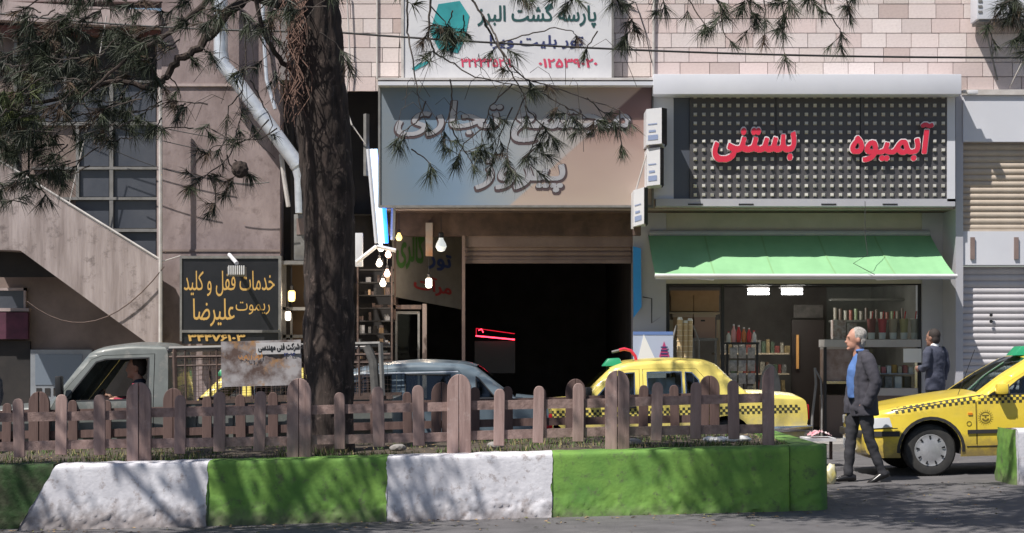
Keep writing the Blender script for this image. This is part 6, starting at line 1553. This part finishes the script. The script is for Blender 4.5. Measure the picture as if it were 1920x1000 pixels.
def ball(q, c_, rx, ry, rz, n=12):
    c_ = Vector(c_); vs = []; fs = []
    for i in range(n + 1):
        th = math.pi * (i + .001) / (n + .002)
        for k in range(n): a = 2 * math.pi * k / n; vs.append(c_ + Vector((rx * math.sin(th) * math.cos(a), ry * math.sin(th) * math.sin(a), rz * math.cos(th))))
    for i in range(n):
        for k in range(n): fs.append((i * n + k, i * n + (k + 1) % n, (i + 1) * n + (k + 1) % n, (i + 1) * n + k))
    fs += [tuple(range(n)), tuple(range(n * n + n - 1, n * n - 1, -1))]
    q.add(vs, fs)
def fuse(q, name, m, root, voxel=.012, sm=4, wrinkle=0.0, seed=0, rot=0.0, off=(0, 0, 0), ang=180):
    """union of overlapping shapes as ONE continuous skin"""
    me = bpy.data.meshes.new(name); me.from_pydata([tuple(v) for v in q.v], [], q.f)
    bm = bmesh.new(); bm.from_mesh(me); bmesh.ops.recalc_face_normals(bm, faces=bm.faces); bm.to_mesh(me); bm.free()
    o = bpy.data.objects.new(name, me); COL.objects.link(o)
    r_ = o.modifiers.new('r', 'REMESH'); r_.mode = 'VOXEL'; r_.voxel_size = voxel
    s_ = o.modifiers.new('s', 'SMOOTH'); s_.iterations = sm; s_.factor = .5
    bpy.context.view_layer.update()
    e = bpy.data.meshes.new_from_object(o.evaluated_get(bpy.context.evaluated_depsgraph_get()))
    bpy.data.objects.remove(o); bpy.data.meshes.remove(me)
    if wrinkle:
        for v in e.vertices:
            c_ = v.co; n1 = noise.noise(Vector((c_.x * 7 + seed, c_.y * 7, c_.z * 11 + c_.x * 6))); n2 = noise.noise(Vector((c_.x * 16, c_.y * 16 + seed, c_.z * 26)))
            v.co = c_ + v.normal * (wrinkle * (n1 + .5 * n2))
    e.name = name; e.materials.append(m); e.shade_smooth()
    o = bpy.data.objects.new(name, e); COL.objects.link(o); o.parent = root; return o
def head(q, hq, c_, f=1, tilt=0, hair=True):
    """head facing -x (f=1); q skin, hq hair; c_ = centre at eye height"""
    x, y, z = c_; k = -f
    ball(q, (x, y, z + .02), .098, .076, .115); ball(q, (x + k * .030, y, z - .055), .070, .058, .075)
    ring_tube(q, [(x - k * .02, y, z - .20, .06, .058), (x - k * .015, y, z - .10, .055, .055), (x, y, z - .04, .055, .055)])
    ball(q, (x + k * .083, y, z - .105), .028, .028, .020)                       # chin
    ball(q, (x + k * .108, y, z - .028), .026, .014, .020); ball(q, (x + k * .098, y, z + .0), .018, .011, .030)   # nose
    ball(q, (x + k * .093, y, z + .035), .016, .045, .012)                       # brow
    ball(q, (x + k * .098, y, z - .066), .013, .026, .009)                       # lips
    for s_ in (-1, 1): ball(q, (x - k * .012, y + s_ * .080, z - .012), .020, .012, .034)   # ears
    if hair:
        ball(hq, (x - k * .026, y, z + .048), .098, .087, .098); ball(hq, (x - k * .055, y, z - .02), .062, .078, .082)
def shoe(q, c_, dirx, pitch=0):
    x, y, z = c_
    pts = [(-.09, .045, .035, .038), (-.05, .05, .045, .042), (.02, .045, .042, .045), (.10, .03, .030, .045), (.165, .022, .022, .036), (.185, .02, .012, .02)]
    cp, sp = math.cos(pitch), math.sin(pitch)
    vs = []; fs = []; n = 10
    for a, h, rz, ry in pts:
        for k in range(n):
            t = 2 * math.pi * k / n; lx, lz = a, max(0, h + rz * math.sin(t)); 
            X_, Z_ = lx * cp + lz * sp, -lx * sp + lz * cp
            vs.append((x + dirx * X_, y + ry * math.cos(t), z + Z_))
    for i in range(len(pts) - 1):
        for k in range(n): fs.append((i * n + k, i * n + (k + 1) % n, (i + 1) * n + (k + 1) % n, (i + 1) * n + k))
    fs += [tuple(range(n)), tuple(range(len(vs) - n, len(vs)))]; q.add(vs, fs)
def hand(q, wrist, dr, up, sidev, s=1.0, curl=.5):
    w_ = Vector(wrist); dr = Vector(dr).normalized(); sidev = Vector(sidev).normalized(); dn = dr.cross(sidev).normalized()
    pc = w_ + dr * .05 * s; ball(q, pc, .034 * s, .034 * s, .040 * s, 8)
    for i, (o_, l_) in enumerate(((-.030, .062), (-.010, .072), (.010, .068), (.029, .052))):
        a = w_ + dr * .075 * s + sidev * o_ * s; b = a + dr * l_ * .45 * s + dn * curl * .02 * s; c_ = b + (dr * (1 - curl) + dn * curl).normalized() * l_ * .5 * s
        q.tube([a - dr * .02, b, c_], [.0095 * s, .009 * s, .0075 * s], 7)
    a = w_ + dr * .02 * s - sidev * .03 * s; q.tube([a, a - sidev * .025 * s + dr * .03 * s, a - sidev * .03 * s + dr * .06 * s], [.012 * s, .011 * s, .009 * s], 7)
# --- walking man
wx, wy = X(1603, 19.5), 19.15
man = thing('person', 'grey haired man walking in a dark grey suit and open blue shirt, hand in pocket', 'person', (wx, wy, gz(wx)))
hipz = .90
legs = {'n': [(.03, -.095, .90, .088, .092), (.04, -.095, .70, .082, .082), (.07, -.09, .50, .064, .064), (.13, -.085, .33, .060, .058), (.20, -.085, .16, .052, .050), (.235, -.085, .075, .055, .05)],
        'f': [(-.02, .095, .90, .088, .092), (-.07, .095, .70, .082, .082), (-.10, .09, .50, .064, .064), (-.11, .085, .33, .060, .058), (-.125, .085, .16, .055, .052), (-.13, .085, .065, .058, .052)]}
bq = MB()
for g in legs.values(): ring_tube(bq, [(a, b, c_, d_ * .78, e_ * .78) for a, b, c_, d_, e_ in g])
ring_tube(bq, [(0, 0, .84, .09, .14), (.0, 0, .95, .10, .15), (.01, 0, 1.1, .095, .135), (.01, 0, 1.28, .105, .155), (.01, 0, 1.40, .085, .15), (0, 0, 1.45, .05, .06)])
ring_tube(bq, [(.01, -.19, 1.40, .045, .045), (.09, -.25, 1.13, .038, .038), (.02, -.19, .90, .028, .028)])
ring_tube(bq, [(.01, .19, 1.40, .045, .045), (.05, .24, 1.14, .038, .038), (-.05, .22, .92, .028, .028)])
hq = MB(); head(bq, hq, (-.055, -.0, 1.60))
hand(bq, (.005, -.175, .90), (-.25, .55, -1), (0, 0, 1), (1, 0, 0)); hand(bq, (-.05, .22, .92), (-.2, 0, -1), (0, 0, 1), (1, 0, 0))
fuse(bq, 'body', M_skin, man, .011, 2)
fuse(hq, 'hair', M_hairg, man, .008, 1, .009, 4)
q = MB()
for g in legs.values(): ring_tube(q, g)
ring_tube(q, [(0, 0, .80, .10, .155), (.005, 0, .93, .112, .168), (.01, 0, 1.02, .11, .155)]); fuse(q, 'trousers', M_trou, man, .013, 3, .010, 3)
q = MB(); ring_tube(q, [(-.045, 0, .95, .105, .125), (-.06, 0, 1.1, .105, .12), (-.055, 0, 1.25, .105, .125), (-.02, 0, 1.38, .08, .12), (-.01, 0, 1.46, .062, .068), (-.02, 0, 1.49, .058, .060)]); fuse(q, 'shirt', M_shirt, man, .012, 2, .006, 8)
q = MB()
# jacket: torso shifted back so the shirt front stays open, sleeves, flared skirt
ring_tube(q, [(.045, -.01, .74, .155, .205), (.04, -.005, .84, .150, .20), (.035, 0, .98, .138, .19), (.035, 0, 1.12, .130, .185), (.032, 0, 1.25, .132, .20), (.03, 0, 1.36, .115, .205), (.028, 0, 1.43, .08, .16), (.028, 0, 1.49, .055, .085)], 20)
ring_tube(q, [(.025, -.165, 1.43, .068, .055), (.04, -.22, 1.36, .082, .066), (.085, -.25, 1.22, .074, .062), (.11, -.26, 1.12, .070, .060), (.075, -.245, 1.00, .064, .055), (.03, -.222, .90, .056, .048), (.015, -.205, .86, .05, .045)])
ring_tube(q, [(.015, .165, 1.425, .06, .055), (.03, .215, 1.36, .072, .062), (.06, .25, 1.20, .062, .056), (.0, .23, .95, .05, .045)])
# front flap swinging forward on the far side, lapel on the near side
ring_tube(q, [(-.13, .10, .76, .05, .06), (-.12, .11, .92, .05, .07), (-.095, .11, 1.12, .045, .065), (-.06, .10, 1.34, .04, .06)])
ring_tube(q, [(-.055, -.13, .80, .05, .03), (-.06, -.13, .98, .045, .03), (-.075, -.115, 1.14, .035, .03), (-.055, -.11, 1.30, .03, .035), (-.02, -.08, 1.46, .03, .03)])
fuse(q, 'jacket', M_suit, man, .0115, 2, .008, 5)
q = MB(); 
ball(q, (-.02, -.06, 1.475), .06, .035, .022); ball(q, (-.02, .06, 1.475), .06, .035, .022); fuse(q, 'collar', M_shirt, man, .010, 1)

for s_ in (-1, 1): q = MB(); ball(q, (-.143, s_ * .034, 1.611), .006, .008, .004, 8); q.build('eye', M_blk, man, local=True, smooth=True)
q = MB(); ring_tube(q, [(-.01, 0, 1.005, .125, .162), (-.01, 0, 1.035, .125, .160)]); q.build('belt', M_shoe, man, local=True)
for s_, a in (((.225, -.085, .035), .38), ((-.135, .085, 0), 0)):
    q = MB(); shoe(q, s_, -1, a); q.build('shoe', M_shoe, man, smooth=True, local=True, angle=60)
# --- man standing at the shop
sx, sy = X(1757, 25.0), 25.15
m2 = thing('person', 'dark haired man in a blue grey suit standing by the juice shop pier, turned away', 'person', (sx, sy, gz(sx) + .1)); m2.rotation_euler = (0, 0, R(-48)); m2.scale = (.97, .97, .97)
bq = MB(); hq = MB()
lg2 = [[(0, s_ * .09, .88, .088, .092), (0, s_ * .095, .5, .062, .062), (.01, s_ * .1, .08, .052, .052)] for s_ in (-1, 1)]
for g in lg2: ring_tube(bq, [(a, b, c_, d_ * .8, e_ * .8) for a, b, c_, d_, e_ in g])
ring_tube(bq, [(0, 0, .84, .09, .14), (.01, 0, 1.1, .095, .135), (.01, 0, 1.28, .105, .155), (.01, 0, 1.38, .085, .15), (0, 0, 1.43, .05, .06)])
ring_tube(bq, [(.01, -.19, 1.38, .045, .045), (.0, -.23, 1.12, .038, .038), (-.16, -.16, 1.10, .028, .028)]); ring_tube(bq, [(.01, .19, 1.38, .045, .045), (.03, .24, 1.12, .038, .038), (.0, .24, .90, .028, .028)])
head(bq, hq, (-.03, 0, 1.56)); hand(bq, (-.16, -.16, 1.10), (-1, .3, 0), (0, 0, 1), (0, 0, 1)); hand(bq, (0, .24, .9), (0, 0, -1), (0, 0, 1), (1, 0, 0))
fuse(bq, 'body', M_skind, m2, .012, 2); fuse(hq, 'hair', M_hairb, m2, .011, 2)
q = MB()
for g in lg2: ring_tube(q, g)
ring_tube(q, [(0, 0, .80, .10, .155), (.005, 0, .98, .112, .165)]); fuse(q, 'trousers', M_trou, m2, .014, 3, .008)
q = MB(); ring_tube(q, [(0, 0, 1.36, .07, .09), (0, 0, 1.445, .062, .066), (-.01, 0, 1.47, .058, .060)]); fuse(q, 'shirt_collar', M_wshirt, m2, .011, 1)
q = MB(); ring_tube(q, [(.01, 0, .76, .13, .20), (.01, 0, .92, .13, .19), (.01, 0, 1.05, .122, .178), (.01, 0, 1.22, .128, .195), (.01, 0, 1.34, .115, .20), (.012, 0, 1.41, .08, .15), (.02, 0, 1.44, .058, .08)], 20)
ring_tube(q, [(.01, -.165, 1.40, .06, .055), (.02, -.225, 1.33, .07, .062), (.02, -.25, 1.13, .06, .056), (-.06, -.22, 1.09, .055, .052), (-.15, -.165, 1.10, .045, .043)])
ring_tube(q, [(.01, .165, 1.40, .06, .055), (.02, .225, 1.33, .07, .062), (.04, .255, 1.13, .058, .054), (.0, .245, .92, .048, .045)]); fuse(q, 'jacket', M_suitb, m2, .014, 2, .010, 2)
for s_ in (-.1, .1): q = MB(); shoe(q, (0.03, s_, 0), -1); q.build('shoe', M_shoe, m2, smooth=True, local=True)
# --- person at the left edge
lx_ = X(-16, 24.4)
m3 = thing('person', 'person in a dark denim jacket cut off by the left edge of the photo', 'person', (lx_, 24.4, gz(lx_)))
bq = MB(); hq = MB()
for g in lg2: ring_tube(bq, [(a, b, c_, d_ * .8, e_ * .8) for a, b, c_, d_, e_ in g])
ring_tube(bq, [(0, 0, .84, .09, .14), (.01, 0, 1.28, .105, .155), (0, 0, 1.43, .05, .06)]); ring_tube(bq, [(0, .19, 1.38, .045, .045), (.03, .24, 1.12, .038, .038), (.0, .24, .90, .028, .028)]); ring_tube(bq, [(0, -.19, 1.38, .045, .045), (.03, -.24, 1.12, .038, .038), (.0, -.24, .90, .028, .028)])
hand(bq, (0, .24, .9), (0, 0, -1), (0, 0, 1), (1, 0, 0)); hand(bq, (0, -.24, .9), (0, 0, -1), (0, 0, 1), (1, 0, 0))
head(bq, hq, (-.02, 0, 1.56)); fuse(bq, 'body', M_skind, m3, .014, 2); fuse(hq, 'hair', M_hairb, m3, .012, 2)
M_den = mat('dark_denim', (.045, .055, .085), (.03, .036, .06), ns=8, rough=.9)
q = MB(); ring_tube(q, [(.01, 0, .86, .125, .19), (.01, 0, 1.05, .12, .18), (.01, 0, 1.34, .115, .20), (.02, 0, 1.44, .058, .08)])
for s_ in (-1, 1): ring_tube(q, [(.01, s_ * .165, 1.40, .06, .055), (.02, s_ * .225, 1.33, .07, .062), (.04, s_ * .255, 1.13, .058, .054), (.0, s_ * .245, .92, .048, .045)])
fuse(q, 'jacket', M_den, m3, .015, 2, .008)
q = MB()
for g in lg2: ring_tube(q, g)
ring_tube(q, [(0, 0, .80, .10, .155), (.005, 0, .94, .112, .165)]); fuse(q, 'trousers', M_trou, m3, .015, 3)
for s_ in (-.1, .1): q = MB(); shoe(q, (0.03, s_, 0), -1); q.build('shoe', M_shoe, m3, smooth=True, local=True)
# --- driver
pr = PICK.root.location; dx, dy = pr.x + 2.08, pr.y + .42
m4 = thing('person', 'driver in a red sleeved top with hands on the pickup steering wheel', 'person', (dx, dy, pr.z + .80 + SL * 2.08))
bq = MB(); hq = MB()
ring_tube(bq, [(.0, 0, .0, .11, .16), (.02, 0, .15, .10, .145), (.03, 0, .35, .105, .16), (.02, 0, .50, .085, .15), (.01, 0, .56, .05, .06)])
for s_ in (-1, 1):
    ring_tube(bq, [(.0, s_ * .09, .04, .08, .08), (-.40, s_ * .10, .06, .065, .065), (-.46, s_ * .10, .0, .06, .06), (-.55, s_ * .10, -.28, .045, .045)])
    ring_tube(bq, [(.02, s_ * .18, .49, .045, .045), (-.05, s_ * .21, .27, .038, .038), (-.32, s_ * .15, .33, .030, .030)])
    hand(bq, (-.32, s_ * .15, .33), (-1, 0, .25), (0, 0, 1), (0, 0, 1), curl=.8)
head(bq, hq, (-.02, 0, .69)); fuse(bq, 'body', M_skin, m4, .013, 2); fuse(hq, 'hair', M_hairb, m4, .012, 2)
q = MB(); ring_tube(q, [(.0, 0, .02, .12, .17), (.02, 0, .2, .115, .165), (.03, 0, .38, .115, .18), (.02, 0, .50, .09, .165), (.015, 0, .56, .055, .07)])
fuse(q, 'vest', M_den, m4, .014, 2)
q = MB()
for s_ in (-1, 1): ring_tube(q, [(.02, s_ * .17, .50, .055, .055), (-.0, s_ * .205, .38, .052, .052), (-.05, s_ * .215, .27, .05, .048), (-.24, s_ * .175, .31, .042, .04)])
fuse(q, 'sleeves', mat('red_jersey', (.30, .03, .06), rough=.9), m4, .013, 2, .006)
q = MB()
for s_ in (-1, 1): ring_tube(q, [(.0, s_ * .09, .05, .092, .09), (-.40, s_ * .10, .07, .075, .075), (-.47, s_ * .10, .0, .07, .07), (-.55, s_ * .10, -.26, .055, .055)])
fuse(q, 'trousers', M_trou, m4, .015, 2)
# ------------------------------------------------------------------ small things in the street
cx_, dd_ = X(1557, 19.0), 19.0
q = MB(); bm = bmesh.new(); bmesh.ops.create_icosphere(bm, subdivisions=3, radius=.1)
for v in bm.verts:
    v.co = Vector((v.co.x * .75, v.co.y * .8, v.co.z * 1.25)) * (1 + .28 * noise.noise(v.co * 18)); v.co.z = max(v.co.z, -.10)
me = bpy.data.meshes.new('plastic_bag'); bm.to_mesh(me); bm.free(); me.materials.append(mat('bag_white_yellow', (.62, .60, .50), (.42, .36, .10), ns=6, rough=.4)); me.shade_smooth()
o = bpy.data.objects.new('plastic_bag', me); COL.objects.link(o); o.location = (cx_, dd_, gz(cx_) + .10); tagp(o, 'crumpled white and yellow plastic bag on the road beside the walking man', 'bag')
t = thing('street_stall', 'low stall board with a pink and white cloth at the corner of the planter', 'stall', (X(1535, 22), 22, gz(3.9)))
B(1512, 822, 1568, 828, 21.6, .5).build('board', M_white, t)
for px in (1518, 1556): B(px, 828, px + 5, 862, 21.8, .05).build('leg', M_rust, t)
q = MB(); vs = []
for i in range(13):
    for k in range(7): vs.append((X(1522 + i * 3.2, 21.6), 21.6 + k * .06, Z(822, 21.6) + .02 + .05 * abs(noise.noise(Vector((i * .5, k * .6, 2)))) + .05 * math.sin(math.pi * i / 12)))
q.add(vs, [(i * 7 + k, (i + 1) * 7 + k, (i + 1) * 7 + k + 1, i * 7 + k + 1) for i in range(12) for k in range(6)]); tagp(q.build('folded_cloth', mat('pink_cloth', (.60, .04, .12), (.7, .6, .6), ns=4, rough=.8), smooth=True), 'bright pink and white cloth lying on the low stall board', 'cloth')
for o in list(bpy.data.objects):
    if o.type == 'MESH' and len(o.data.polygons) == 0: bpy.data.objects.remove(o)
